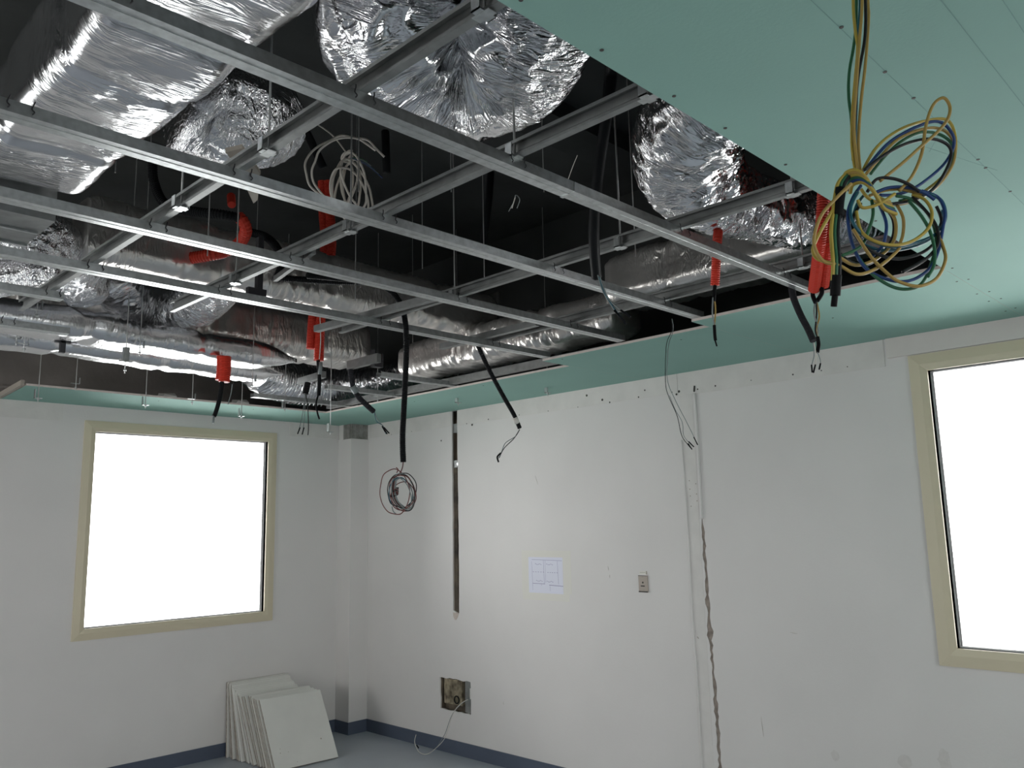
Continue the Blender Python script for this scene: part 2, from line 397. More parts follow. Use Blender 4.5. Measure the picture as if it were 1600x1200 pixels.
# seam cover on the right wall
tr_ = struct('trim_1', (XB, 2.69, 0))
obj('seam_strip', MB().box((XB, 2.662, 0.098), (XB-0.0008, 2.750, 2.40)), 'strip', tr_)
obj('seam_bead', MB().tube(cr([(XB-0.002, 2.753, 2.125), (XB-0.002, 2.744, 1.6), (XB-0.002, 2.746, 1.1), (XB-0.002, 2.738, 0.7), (XB-0.002, 2.739, 0.1)], 8), 0.0055, 8), 'wall', tr_, True)
obj('seam_bead', MB().tube(cr([(XB-0.003, 2.642, 2.395), (XB-0.003, 2.641, 2.05), (XB-0.003, 2.6445, 1.655)], 8), 0.0085, 8), 'wall', tr_, True)
hd = MB()
for u, v in ((2.715, 1.88), (2.715, 1.83), (2.714, 1.79), (2.713, 1.73), (2.672, 1.86), (2.671, 1.80), (2.67, 1.76), (2.72, 0.985), (2.715, 0.98)):
    hd.disc(mapB(u, v, 0.001), (-1, 0, 0), 0.004, 0.0006, 6)
obj('screw_holes', hd, 'card', tr_, kind='stuff')
obj('torn_edge', MB().tube(cr([(XB-0.002, 2.64, 2.44), (XB-0.004, 2.642, 2.42), (XB-0.002, 2.645, 2.405)], 4), 0.006, 6), 'dark', tr_)

# windows
def window(name, mapf, W_, cw, right=False):
    u0, u1, v0, v1 = W_; wn = struct(name, mapf((u0+u1)/2, v0, 0))
    def ring(nm, a, b, w0, w1, m, bevel=0.0):
        A = [(a[0], a[2]), (a[1], a[2]), (a[1], a[3]), (a[0], a[3])]; B = [(b[0], b[2]), (b[1], b[2]), (b[1], b[3]), (b[0], b[3])]
        for i in range(4):
            j = (i+1) % 4; q = [A[i], A[j], B[j], B[i]]
            lo = [mapf(u, v, w0) for u, v in q]
            hi = [mapf(u, v, w1 if k in (2, 3) else w1-bevel) for k, (u, v) in enumerate(q)]
            obj(nm, MB().hexa(lo, hi), m, wn)
    out_ = (u0-cw, u1+cw, v0-cw, v1+cw)
    mid = (u0-cw*0.4, u1+cw*0.4, v0-cw*0.4, v1+cw*0.4)
    ring('casing_rail', out_, mid, 0.0, 0.016, 'casing', 0.005)
    ring('casing_lip', mid, (u0, u1, v0, v1), -0.03, 0.012, 'casing', -0.004)
    ins = (u0+0.007, u1-0.007, v0+0.007, v1-0.007); ins2 = (u0+0.010, u1-0.010, v0+0.010, v1-0.010)
    ring('sash_profile', (u0, u1, v0, v1), ins, -0.058, -0.03, 'alu')
    for ua, ub in ((ins[0], ins2[0]), (ins2[1], ins[1])):
        obj('gasket', MB().hexa([mapf(u, v, -0.05) for u, v in rect(ua, ub, ins[2], ins[3])], [mapf(u, v, -0.034) for u, v in rect(ua, ub, ins[2], ins[3])]), 'gasket', wn)
    obj('pane', MB().hexa([mapf(u, v, -0.046) for u, v in rect(*ins)], [mapf(u, v, -0.040) for u, v in rect(*ins)]), 'glass', wn)
window('window_1', mapA, WIN_A, 0.075)
window('window_2', mapB, WIN_B, 0.083)
window('window_3', mapB, WIN_C, 0.083)  # this and the next four are unseen windows added for light
window('window_4', mapA, WIN_D, 0.075)
window('window_5', mapC, WIN_E, 0.08)
window('window_6', mapC, WIN_F, 0.08)
window('window_7', mapD, WIN_G, 0.08)

# ------------------------------------------------------------------ ceiling: slab and plasterboard sheets
ce = struct('ceiling', (0, 0, ZC))
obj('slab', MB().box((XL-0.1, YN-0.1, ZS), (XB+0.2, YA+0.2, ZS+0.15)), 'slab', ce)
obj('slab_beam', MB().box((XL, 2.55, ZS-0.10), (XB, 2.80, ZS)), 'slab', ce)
for y in (0.4, 1.6, 4.4):
    obj('formwork_joint', MB().box((XL, y, ZS-0.004), (XB, y+0.012, ZS)), 'slab', ce)
def board(poly, z0=ZC):
    n = len(poly); mb = MB()
    mb.hexa([(x, y, z0) for x, y in poly], [(x, y, z0+0.0125) for x, y in poly])
    o = obj('plasterboard', mb, ['board', 'gypsum'], ce)
    for p in o.data.polygons:
        if abs(p.normal.z) < 0.5: p.material_index = 1
    return o
g = 0.0005
board([(XL, YN), (0.7-g, YN), (0.7-g, 0.905), (XL, 0.905)])
board([(0.7+g, YN), (XB, YN), (XB, -0.3), (0.7+g, -0.3)])
board([(0.7+g, -0.3+2*g), (XB, -0.3+2*g), (XB, 0.905-g), (0.7+g, 0.905-g)])
board([(3.170, 0.905+g), (XB, 0.905+g), (XB, 1.962-g), (3.170, 1.962-g)])
board([(3.320, 1.962+g), (XB, 1.962+g), (XB, 3.010-g), (3.320, 3.010-g)])
board([(3.548, 3.010+g), (XB, 3.010+g), (XB, 5.49-g), (3.541, 5.49-g)])
board([(1.45, 5.475), (2.75-g, 5.478), (2.75-g, YA), (1.48, YA)])
board([(2.75+g, 5.478), (3.541, 5.49), (XB, 5.49), (XB, YA), (2.75+g, YA)])
sh = MB()
for x, y in ((0.938,0.876),(1.158,0.876),(1.405,0.879),(1.614,0.88),(1.903,0.878),(1.419,0.528),(1.636,0.532),(1.790,0.530),(2.238,0.529),(2.309,0.531),(2.537,0.531),(2.488,0.880),(2.84,0.882),(3.196,0.880),(3.40,0.885),(3.40,0.926),(3.66,0.883),(3.66,0.928),(3.82,0.882),(3.83,0.93),(4.05,0.884),(4.08,0.93),
             (3.36,2.9),(3.45,2.2),(3.6,1.5),(3.62,3.8),(3.7,4.6),(2.3,5.62),(3.0,5.62)):
    sh.disc((x, y, ZC), (0, 0, -1), 0.0042, 0.0012, 8)
obj('screw_heads', sh, 'dark', ce, kind='stuff')
pl = MB()
for x0, x1, y in ((0.9, 2.75, 0.531), (1.2, 4.2, 0.3735), (1.3, 4.2, 0.298)):
    pl.box((x0, y-0.0007, ZC), (x1, y+0.0007, ZC-0.0003))
for a, b in (((1.93, 0.50), (2.10, 0.60)), ((2.05, 0.60), (2.35, 0.515))):
    d = Vector((b[0]-a[0], b[1]-a[1], 0)); n = Vector((-d.y, d.x, 0)).normalized()*0.0006; A = Vector((*a, ZC)); B = Vector((*b, ZC))
    pl.hexa([A-n, B-n, B+n, A+n], [p-Vector((0, 0, 0.0003)) for p in (A-n, B-n, B+n, A+n)])
obj('pencil_lines', pl, 'pencil', ce, kind='stuff')
# metal edge runner along the far strip
for a, b, nm_ in (((1.44, 5.47), (1.475, YA), 'edge_runner'),):
    obj(nm_, MB().hexa([(a[0]-0.02, a[1], ZC-0.002), (a[0], a[1], ZC-0.002), (b[0], b[1], ZC-0.002), (b[0]-0.02, b[1], ZC-0.002)], [(a[0]-0.02, a[1], ZC+0.03), (a[0], a[1], ZC+0.03), (b[0], b[1], ZC+0.03), (b[0]-0.02, b[1], ZC+0.03)]), 'card', ce)

# ------------------------------------------------------------------ suspended metal grid
ZT = 2.5425                    # underside of the furring channels
def chan(axis, c, w_, h, z, a, b, t=0.0025, lip=0.006):
    """open-topped channel: base, two sides and two lips; c is its far edge"""
    mb = MB()
    def bx(c0, c1, z0, z1):
        if axis == 'x': mb.box((a, c0, z0), (b, c1, z1))
        else: mb.box((c0, a, z0), (c1, b, z1))
    bx(c-w_, c, z, z+t); bx(c-w_, c-w_+t, z+t, z+h); bx(c-t, c, z+t, z+h)
    bx(c-w_+t, c-w_+lip, z+h-t, z+h); bx(c-lip, c-t, z+h-t, z+h)
    # rolled ridge along the base
    m_ = c-w_/2; bx(m_-0.004, m_+0.004, z-0.0012, z)
    return mb
CARR = (0.462, 0.975, 1.447, 2.212, 2.91)
def furring(y, x0, x1, label, joints=(), clips=CARR):
    t = thing('furring_channel', label, 'metal channel', ((x0+x1)/2, y-0.025, ZT), 'metal furring channels of the ceiling grid')
    obj('rail', chan('x', y, 0.05, 0.028, ZT, x0, x1), 'steel', t)
    for j in joints:
        obj('splice', MB().box((j, y-0.052, ZT-0.002), (j+0.012, y+0.002, ZT+0.027)), 'steel', t)
    for c in clips:
        if x0 < c-0.02 < x1:
            for dx in (-0.02, 0.028):
                x = c-0.012+dx; yy = y-0.053
                k = MB().tube(cr([(x+0.004, yy+0.006, ZT+0.040), (x, yy, ZT+0.030), (x-0.003, yy-0.001, ZT+0.018), (x+0.002, yy-0.002, ZT+0.012), (x-0.001, yy-0.001, ZT+0.006)], 3), 0.0016, 5)
                obj('clip', k, 'clip', t)
    return t
furring(1.420, XL, 3.168, 'long galvanised furring channel nearest the green ceiling edge, crossed by the thick black conduit', joints=(1.66,))
furring(1.957, XL, 3.19, 'long galvanised furring channel passing in front of the white cable coil')
furring(2.478, XL, 3.30, 'long galvanised furring channel passing below the bent red conduit')
furring(2.998, XL, 3.318, 'long galvanised furring channel passing behind the black conduit that holds the small wire coil')
furring(3.44, XL, 1.005, 'short cut furring channel at the left edge, upper of the two cut ends', clips=(0.975,))
furring(4.03, XL, 1.215, 'short cut furring channel at the left edge, lower of the two cut ends', clips=(0.975,))
furring(4.03, 2.95, 3.56, 'short furring stub by the right wall strip, between the black conduits', clips=())
furring(4.60, 2.95, 3.575, 'short furring stub below the ribbed flexible duct, ending at the green strip', clips=())
furring(5.20, 2.75, 3.60, 'short furring stub nearest the far corner pilaster', clips=())

ZK = ZT+0.028                  # carriers rest on the furring channels
def carrier(x, y0, y1, label, z=ZK, h=0.045):
    mb = MB(); w_ = 0.02; t = 0.0022
    mb.box((x-w_, y0, z), (x, y1, z+t)); mb.box((x-t, y0, z+t), (x, y1, z+h)); mb.box((x-w_, y0, z+h-t), (x-t, y1, z+h))
    mb.box((x-w_, y0, z+t), (x-w_+t, y1, z+0.007)); mb.box((x-w_, y0, z+h-0.009), (x-w_+t, y1, z+h-t))
    mb.box((x-t-0.002, y0, z+h*0.42), (x-t, y1, z+h*0.58))
    return solo('carrier_channel', mb, 'dsteel', label, 'metal channel', 'carrier channels across the ceiling grid')
carrier(0.462, YN, 1.37, 'carrier channel at the top left corner, beside the dark gap')
carrier(0.975, 0.2, 3.80, 'leftmost full carrier channel, running below the big foil bend over the long channels')
carrier(1.447, 0.80, 3.42, 'carrier channel with a hanger beside the white cable coil')
carrier(2.212, 0.80, 3.30, 'carrier channel passing behind the thick black conduit')
carrier(2.91, 0.95, 3.05, 'carrier channel nearest the right wall, behind the thin red conduit', z=ZK)
mb = MB()
def obl(name, p, q, wd, h, m, label, cat, group=None):
    p = Vector(p); q = Vector(q); d = (q-p); n = Vector((-d.y, d.x, 0)).normalized()*wd/2; up = Vector((0, 0, h))
    return solo(name, MB().hexa([p-n, q-n, q+n, p+n], [p-n+up, q-n+up, q+n+up, p+n+up]), m, label, cat, group)
obl('carrier_channel', (2.7381,4.012,2.56), (2.7356,3.7158,2.56), 0.03, 0.05, 'dsteel', 'loose carrier piece below the large round duct, with a dark clamp at its end', 'metal channel', 'carrier channels across the ceiling grid')
obl('carrier_channel', (2.7848,4.6279,2.56), (2.765,4.3166,2.56), 0.03, 0.04, 'dsteel', 'short loose carrier piece left of the red conduit over the ribbed duct', 'metal channel', 'carrier channels across the ceiling grid')
obl('carrier_channel', (1.5506,2.7661,2.58), (1.4792,2.385,2.58), 0.016, 0.02, 'dsteel', 'thin bent strap hanging under the grid beside the horizontal black hose', 'metal channel', 'carrier channels across the ceiling grid')
obl('carrier_channel', (2.0978,3.3473,2.57), (2.1643,2.5119,2.57), 0.03, 0.03, 'dsteel', 'carrier channel continuing below the long foil duct behind the black hose', 'metal channel', 'carrier channels across the ceiling grid')
obl('carrier_channel', (2.8131,3.2683,2.57), (2.8134,2.5751,2.57), 0.03, 0.03, 'dsteel', 'carrier channel along the right duct, crossing the end of the fourth long channel', 'metal channel', 'carrier channels across the ceiling grid')
e_ = chan('y', 3.535, 0.05, 0.04, ZC+0.02, 2.6, 5.4)
solo('edge_channel', e_, 'dsteel', 'metal edge channel running along the right green strip towards the far corner', 'metal channel')
# dark clamp at the end of the loose carrier
cp = Vector((2.7723,3.7839,2.575))
solo('beam_clamp', MB().box(cp-Vector((0.03, 0.02, 0.03)), cp+Vector((0.03, 0.02, 0.0))).box(cp-Vector((0.03, 0.02, 0.0)), cp+Vector((-0.02, 0.02, 0.07))).box(cp+Vector((0.02, -0.02, 0)), cp+Vector((0.03, 0.02, 0.05))), 'clip', 'dark metal clamp at the end of the loose carrier piece', 'clamp')
cp = Vector((1.3192,4.4214,2.6))
solo('beam_clamp', MB().box(cp-Vector((0.035, 0.012, 0.01)), cp+Vector((0.035, 0.012, 0.01))).box(cp-Vector((0.012, 0.012, 0.06)), cp+Vector((0.012, 0.012, 0.06))), 'clip', 'dark cross-shaped clamp at the cut channel near the left edge', 'clamp')
cp = Vector((1.6219,3.0254,2.62))
solo('beam_clamp', MB().box(cp-Vector((0.05, 0.012, 0.05)), cp+Vector((0.03, 0.012, 0.0))).box(cp-Vector((0.012, 0.012, 0.0)), cp+Vector((0.012, 0.012, 0.22))), 'clip', 'dark bracket on a bar in front of the long foil duct', 'clamp')

# hangers on the carriers
def hanger(x, y, z, label, kind='saddle', ztop=ZS, r=0.0032):
    t = thing('ceiling_hanger', label, 'hanger rod', (x, y, z), 'threaded hanger rods')
    obj('rod', MB().tube([(x, y, z-0.0), (x, y, ztop)], r, 6), 'rod', t)
    b = MB()
    if kind == 'saddle':
        b.box((x-0.024, y-0.011, z), (x+0.020, y+0.011, z+0.003)); b.box((x-0.024, y-0.011, z), (x-0.0215, y+0.011, z+0.035)); b.box((x+0.0175, y-0.011, z), (x+0.020, y+0.011, z+0.02)); b.box((x-0.012, y-0.022, z-0.001), (x+0.010, y+0.022, z+0.001))
    elif kind == 'hook':
        b.box((x-0.02, y-0.012, z+0.02), (x+0.02, y+0.012, z+0.023)); b.box((x-0.02, y-0.012, z+0.02), (x-0.017, y+0.012, z+0.075))
    elif kind == 'sleeve':
        b.box((x-0.014, y-0.012, z+0.06), (x+0.014, y-0.010, z+0.13)); b.box((x-0.014, y-0.010, z+0.06), (x-0.012, y+0.012, z+0.13))
        b.box((x-0.03, y-0.012, z+0.055), (x+0.03, y+0.012, z+0.06))
    else:
        b.box((x-0.03, y-0.01, z+0.04), (x+0.02, y+0.01, z+0.043)); b.box((x+0.017, y-0.01, z+0.04), (x+0.02, y+0.01, z+0.08))
    obj('bracket', b, 'steel', t)
    obj('nut', MB().disc((x, y, z+(0.004 if kind == 'saddle' else 0.012)), (0, 0, 1), 0.0075, 0.008, 6), 'steel', t)
    return t
for x, y, s in ((0.962, 0.99, 'zinc hanger with bright plate on the carrier at the top middle of the frame'),
                (0.962, 1.765, 'zinc hanger plate on the leftmost carrier, between the first two long channels'),
                (0.962, 2.26, 'zinc hanger plate on the leftmost carrier, between the second and third long channels'),
                (1.434, 0.962, 'zinc hanger plate where a carrier meets the green ceiling edge, beside the curled foil duct'),
                (1.434, 1.375, 'zinc hanger plate on the carrier just beyond the nearest long channel'),
                (1.434, 2.10, 'zinc hanger plate on the carrier right below the white cable coil'),
                (1.434, 2.85, 'zinc hanger plate on a carrier near the dark bracket'),
                (2.199, 1.00, 'zinc hanger plate on a carrier at the green edge, above the red conduit pair'),
                (2.199, 1.62, 'zinc hanger plate on the carrier right of the thick black conduit'),
                (2.199, 2.47, 'zinc hanger plate before the right end of the long foil duct'),
                (2.897, 1.30, 'zinc hanger plate on the rightmost carrier, between the two red conduits')):
    hanger(x, y, ZK-0.004, s)
for (x, y, z), s, k in (
        ((2.1069,5.35,2.4323), 'thin hanger rod with a looped foot, third from the left over the far window', 'hook'),
        ((2.4345,5.4,2.487), 'thin hanger rod ending just above the far window, right of the looped one', 'angle'),
        ((2.767,5.35,2.4109), 'hanger rod with a bright foot over the right part of the far window', 'hook'),
        ((1.499,5.4,2.4256), 'leftmost hanger rod, its foot over the wall left of the far window', 'hook'),
        ((1.7178,5.45,2.5228), 'hanger rod beside a small upright tab on the left green strip', 'angle'),
        ((1.5452,4.2,2.4315), 'hanger rod with a square plate and pointed tip before the white pipes', 'sleeve'),
        ((1.6312,4.25,2.5382), 'hanger rod close behind the one with the square plate', 'angle'),
        ((2.284,4.3,2.4418), 'hanger rod with a side hook, hanging left of the ribbed duct', 'angle'),
        ((3.0162,5.2,2.4683), 'hanger rod with a bright tab at the right end of the far green strip', 'hook'),
        ((4.0136,3.6,2.4736), 'hanger rod with a square foot in front of the right green strip', 'hook'),
        ((3.8503,4.3,2.4768), 'thin hanger rod hanging above the wall slot', 'hook'),
        ((3.4874,4.75,2.5252), 'thin hanger rod right of the ribbed duct, before the green strip', 'angle'),
        ((2.9689,4.55,2.239), 'faint thin hanger wire hanging low beside the corner pilaster', 'hook'),
        ((3.4453,4.3,2.6983), 'hanger rod with a bright sleeve, right of the long black hose', 'angle'),
        ((1.0942,4.05,2.6069), 'hanger rod crossing the two cut channels at the left', 'angle'),
        ((1.1602,4.6,2.5851), 'hanger rod at the far left among the pipes', 'angle'),
        ((1.2017,4.62,2.5612), 'hanger rod at the far left, right one of a close pair', 'angle')):
    hanger(x, y, z, s, k, r=0.0026)
for (x, y, z), s in (((2.3684,2.4685,2.66), 'long thin rod hanging in the dark plenum left of the black cable'),
                  ((1.9835,2.2412,2.9), 'thin rod in the dark plenum above the third long channel'),
                  ((2.2089,2.6891,2.75), 'thin rod in front of the long foil duct'),
                  ((2.0656,1.8422,2.8), 'thin rod in the dark plenum below the big foil bend'),
                  ((2.3888,1.6949,2.6), 'thin rod behind the thick black conduit'),
                  ((2.0194,2.9162,2.62), 'thin rod crossing the middle of the long foil duct'),
                  ((1.2778,2.7611,2.62), 'thin rod crossing the bent red conduit'),
                  ((1.5869,2.2788,2.8), 'grey rod hanging through the white cable coil'),
                  ((0.9588,2.7915,2.85), 'rod beside the lower edge of the near wide foil duct')):
    o = solo('suspension_wire', MB().tube([(x, y, z), (x, y, ZS)], 0.0022, 5), 'rod', s, 'hanger rod', 'threaded hanger rods')

# ------------------------------------------------------------------ foil ducts
def flex(path, rad, amp=0.012, freq=30.0, seed=0, segs=112, step=0.007, inner=None, fine=0.002, rib=None, endcap=False):
    """gathered foil sleeve swept along a path; folds run round the sleeve"""
    pts = resample(cr(path, 14), step); n = len(pts); fr = frames(pts); mb = MB()
    so = Vector((seed*7.3, seed*3.1, seed*5.7))
    for i, p in enumerate(pts):
        t = i/(n-1); r0 = rad(t) if callable(rad) else rad; s = i*step
        tt, a, b = fr[i]
        for k in range(segs):
            th = 2*PI*k/segs; d = math.cos(th)*a+math.sin(th)*b
            q = p+d*r0
            f = 1.0
            if inner:
                dd = (q-Vector(inner)).length; f = max(0.45, min(2.2, 0.36/max(dd, 0.12)))
            wv = 0.05*noise.noise(Vector((s*5, th_c(th)*1.4, th_s(th)*1.4))+so)
            n1 = 1-abs(noise.noise(Vector(((s+wv)*freq, th_c(th)*2.3, th_s(th)*2.3))+so))*2
            n2 = 1-abs(noise.noise(Vector(((s+wv*1.6)*freq*0.4, th_c(th)*1.2, th_s(th)*1.2))+so*2))*2
            n3 = noise.noise(q*38+so)
            disp = amp*f*(0.55*n1+0.75*n2-0.35)+fine*n3
            if rib: disp += rib[1]*math.sin(2*PI*s/rib[0])
            disp += 0.010*noise.noise(q*5+so)
            mb.v.append(p+d*(r0+disp))
    for i in range(n-1):
        for k in range(segs):
            k2 = (k+1) % segs; mb.f.append((i*segs+k, i*segs+k2, (i+1)*segs+k2, (i+1)*segs+k))
            mb.fu.append([(i*step+seed, k/segs), (i*step+seed, (k+1)/segs), ((i+1)*step+seed, (k+1)/segs), ((i+1)*step+seed, k/segs)])
    mb.f.append(tuple(range(segs-1, -1, -1))); mb.f.append(tuple((n-1)*segs+k for k in range(segs)))
    mb.fu += [[(0, 0)]*segs]*2
    return mb
def th_c(t): return math.cos(t)
def th_s(t): return math.sin(t)

def boxduct(p0, p1, w_, h, seed=0, rc=0.05, sag=0.0, amp=0.006, segs=120, step=0.012, pillow=None, lump=0.012, offs=0.0, endr=0.02, endl=0.03):
    """foil-wrapped rectangular duct: p0/p1 on the axis, rounded corners, crosswise creases"""
    p0 = Vector(p0); p1 = Vector(p1); L = (p1-p0).length; n = max(2, int(L/step)); d = (p1-p0)/L
    side = Vector((0, 0, 1)).cross(d).normalized(); up = Vector((0, 0, 1)); mb = MB()
    # perimeter of rounded rectangle
    per = []; W2, H2 = w_/2, h/2
    segl = [w_-2*rc, PI*rc/2, h-2*rc, PI*rc/2]*2; tot = sum(segl)
    for k in range(segs):
        s = tot*k/segs; j = 0
        while s > segl[j]: s -= segl[j]; j += 1
        q, e = divmod(j, 2)
        cx = [(-1, -1), (1, -1), (1, 1), (-1, 1)][q]; dirs = [(1, 0), (0, 1), (-1, 0), (0, -1)][q]; nor = [(0, -1), (1, 0), (0, 1), (-1, 0)][q]
        if e == 0:
            st = (cx[0]*(W2-(rc if dirs[0] else 0)), cx[1]*(H2-(rc if dirs[1] else 0)))
            per.append(((st[0]+dirs[0]*s, st[1]+dirs[1]*s), nor))
        else:
            q2 = (q+1) % 4; c2 = [(-1, -1), (1, -1), (1, 1), (-1, 1)][q2]; ctr = (c2[0]*(W2-rc), c2[1]*(H2-rc)); a = s/rc
            nn = (nor[0]*math.cos(a)+dirs[0]*math.sin(a), nor[1]*math.cos(a)+dirs[1]*math.sin(a))
            per.append(((ctr[0]+nn[0]*rc, ctr[1]+nn[1]*rc), nn))
    so = Vector((seed*5.1, seed*2.7, seed*9.3)); pillow = pillow or []
    for i in range(n+1):
        t = i/n; s = t*L; c = p0+d*s-up*(sag*math.sin(PI*t))
        pinch = sum(math.exp(-((s-q)/0.03)**2) for q in pillow)
        end = math.exp(-(s/endl)**2)+math.exp(-((L-s)/endl)**2)
        for (u, v), (nu, nv) in per:
            q = c+side*u+up*v; nn = side*nu+up*nv
            fold = 1-abs(noise.noise(Vector((s*22, u*6, v*6))+so+0.6*noise.noise_vector(q*4)))*2
            big = noise.noise(q*4.5+so)
            cross = abs(nu*nv)*2
            disp = lump*big+amp*fold*(0.10+max(0, noise.noise(q*2.3+so))*3.2+0.35*cross)+0.0012*noise.noise(q*40+so)-0.012*pinch-endr*end
            mb.v.append(q+nn*disp)
    for i in range(n):
        for k in range(segs):
            k2 = (k+1) % segs; mb.f.append((i*segs+k, i*segs+k2, (i+1)*segs+k2, (i+1)*segs+k))
            s0 = i*L/n+seed; s1 = (i+1)*L/n+seed; mb.fu.append([(s0, tot*k/segs), (s0, tot*(k+1)/segs), (s1, tot*(k+1)/segs), (s1, tot*k/segs)])
    mb.f.append(tuple(range(segs-1, -1, -1))); mb.f.append(tuple(n*segs+k for k in range(segs)))
    mb.fu += [[(0, 0)]*segs]*2
    return mb

# near wide duct on the left, its underside towards the room
nd = thing('foil_duct', 'wide flat foil-wrapped duct nearest the camera at upper left, taped in bands', 'air duct', (0.72, 0.8, 2.75))
obj('duct_body', boxduct((0.725, -1.2, 2.90), (0.725, 2.93, 2.90), 0.35, 0.27, 1, 0.06, amp=0.0055, pillow=(1.6, 2.45, 2.95, 3.25, 3.75), lump=0.014), 'foil_s', nd, True)
for y in (1.28, 1.76, 2.06, 2.56):
    tp = boxduct((0.725, y-0.022, 2.90), (0.725, y+0.022, 2.90), 0.352, 0.272, 1, 0.06, amp=0.002, lump=0.012, step=0.011)
    obj('tape_band', tp, 'tape', nd, True)
st_ = MB()
for y0, y1 in ((1.30, 1.74), (2.08, 2.54)):
    st_.add([(0.70, y0, 2.7515), (0.725, y0, 2.7515), (0.73, (y0+y1)/2, 2.751), (0.735, y1, 2.7515), (0.71, y1, 2.7515), (0.705, (y0+y1)/2, 2.751)], [(0, 1, 2, 5), (5, 2, 3, 4)])
# crumpled foil bag branching off it
br = flex([(0.9604,2.2173,2.9),(1.0301,2.2192,2.89),(1.0847,2.2063,2.88),(1.1646,2.2399,2.9),(1.2719,2.2965,2.97)], lambda t: 0.165*(1-0.25*t)*(1.0 if t < 0.85 else max(0.35, 1-(t-0.85)*4)), 0.016, 26, 5, step=0.006, inner=(0.9042,1.953,2.8), fine=0.004)
solo('foil_duct', br, 'foil_c', 'crumpled foil branch bag on the side of the near wide duct', 'air duct', None, True)

# big hanging bend at the top
f1 = flex([(1.0375,1.3927,3.08),(1.1078,1.4861,3),(1.1489,1.5513,2.93),(1.2518,1.5996,2.88),(1.3958,1.5721,2.865),(1.4709,1.4482,2.88),(1.4176,1.294,2.92),(1.344,1.1962,3),(1.2776,1.1284,3.06)], lambda t: 0.172, 0.016, 24, 2, segs=150, step=0.0065, inner=(1.1909,1.3159,2.86), fine=0.0012)
solo('foil_duct', f1, 'foil', 'large hanging foil hose bent into a loop at the top middle of the frame', 'air duct', None, True)
# curled hose at the ceiling edge
f2 = flex([(2.0592,0.9125,3),(2.0654,1.0592,2.93),(2.1188,1.2576,2.875),(2.347,1.4413,2.86),(2.6592,1.504,2.85),(2.9142,1.4052,2.82),(3.1585,1.2579,2.82),(3.3998,1.1231,2.83)], lambda t: 0.160 if t < 0.42 else 0.160-0.04*min(1, (t-0.42)/0.2), 0.019, 40, 3, segs=140, step=0.005, inner=(2.4677,1.1952,2.86), fine=0.001)
solo('foil_duct', f2, 'foil', 'curled foil hose at the edge of the green ceiling, above the two red conduits', 'air duct', None, True)

# long duct across the middle
d1 = thing('foil_duct', 'long straight foil-wrapped duct across the middle, behind the black hose', 'air duct', (1.9, 3.72, 2.80))
obj('duct_body', boxduct((1.15, 3.73, 2.945), (3.58, 3.73, 2.945), 0.26, 0.29, 2, 0.075, amp=0.010, pillow=(0.6, 1.2, 1.95), lump=0.014), 'foil_d', d1, True)
for x in (1.75, 2.35, 3.1):
    obj('tape_band', boxduct((x-0.02, 3.73, 2.945), (x+0.02, 3.73, 2.945), 0.262, 0.292, 2, 0.075, amp=0.002, lump=0.012, step=0.01), 'tape', d1, True)
obj('end_flange', MB().box((3.575, 3.60, 2.80), (3.59, 3.86, 3.10)), 'dsteel', d1)
# duct along the right wall: near and far lengths
d2 = thing('foil_duct', 'foil-wrapped duct along the right wall, behind the thin red conduit', 'air duct', (3.42, 1.2, 2.75))
obj('duct_body', boxduct((3.42, -0.8, 2.87), (3.42, 2.52, 2.87), 0.34, 0.25, 13, 0.06, amp=0.009, pillow=(1.2, 2.2, 2.95), lump=0.012), 'foil_d', d2, True)
obj('tape_band', boxduct((3.42, 2.20, 2.87), (3.42, 2.26, 2.87), 0.343, 0.253, 13, 0.06, amp=0.004, lump=0.012, step=0.01), 'foil_c', d2, True)
d2b = thing('foil_duct', 'darker foil-wrapped duct along the right green strip, in the middle distance', 'air duct', (3.5, 3.6, 2.65))
obj('duct_body', boxduct((3.46, 2.54, 2.735), (3.46, 4.30, 2.735), 0.30, 0.22, 4, 0.07, amp=0.012, pillow=(0.5, 1.1, 1.7), lump=0.014), 'foil_d', d2b, True)
# lower duct behind
d3 = thing('foil_duct', 'lower foil-wrapped duct behind the red conduit pair in the middle', 'air duct', (2.4, 4.7, 2.75))
obj('duct_body', boxduct((1.15, 4.74, 2.89), (3.30, 4.74, 2.89), 0.36, 0.28, 6, 0.08, amp=0.014, pillow=(0.5, 1.05, 1.8), lump=0.016), 'foil_d', d3, True)
for x in (1.65, 2.2, 2.95):
    obj('tape_band', boxduct((x-0.025, 4.74, 2.89), (x+0.025, 4.74, 2.89), 0.362, 0.282, 6, 0.08, amp=0.003, lump=0.014, step=0.012), 'tape', d3, True)
# bright insulated pipes at left
for p0, p1, w_, h_, s in (((-0.6, 4.17, 2.665), (2.62, 4.48, 2.665), 0.27, 0.14, 'upper bright foil-wrapped pipe above the far window'),
                          ((-0.6, 4.60, 2.665), (2.80, 4.90, 2.665), 0.20, 0.13, 'lower bright foil-wrapped pipe above the far window, beside the dark wall')):
    solo('foil_pipe', boxduct(p0, p1, w_, h_, 10+int(w_*100), 0.06, amp=0.004, pillow=(2.0, 2.6), lump=0.013, segs=72, step=0.014, endr=0.06, endl=0.14), 'foil_p', s, 'pipe', 'foil-wrapped pipes above the far window', True)
# ribbed flexible duct
f4 = flex([(2.8287,5.2964,2.75),(3.0661,5.4325,2.74),(3.3313,5.472,2.73),(3.5907,5.345,2.73),(3.7372,5.0107,2.74),(3.8104,4.6811,2.76)], lambda t: 0.125*(0.8+0.4*math.sin(PI*min(1, t*1.2+0.1))), 0.008, 45, 7, segs=96, step=0.006, rib=(0.032, 0.013))
solo('foil_duct', f4, 'foil_s', 'ribbed silver flexible duct near the far corner, above the green strip', 'air duct', None, True)
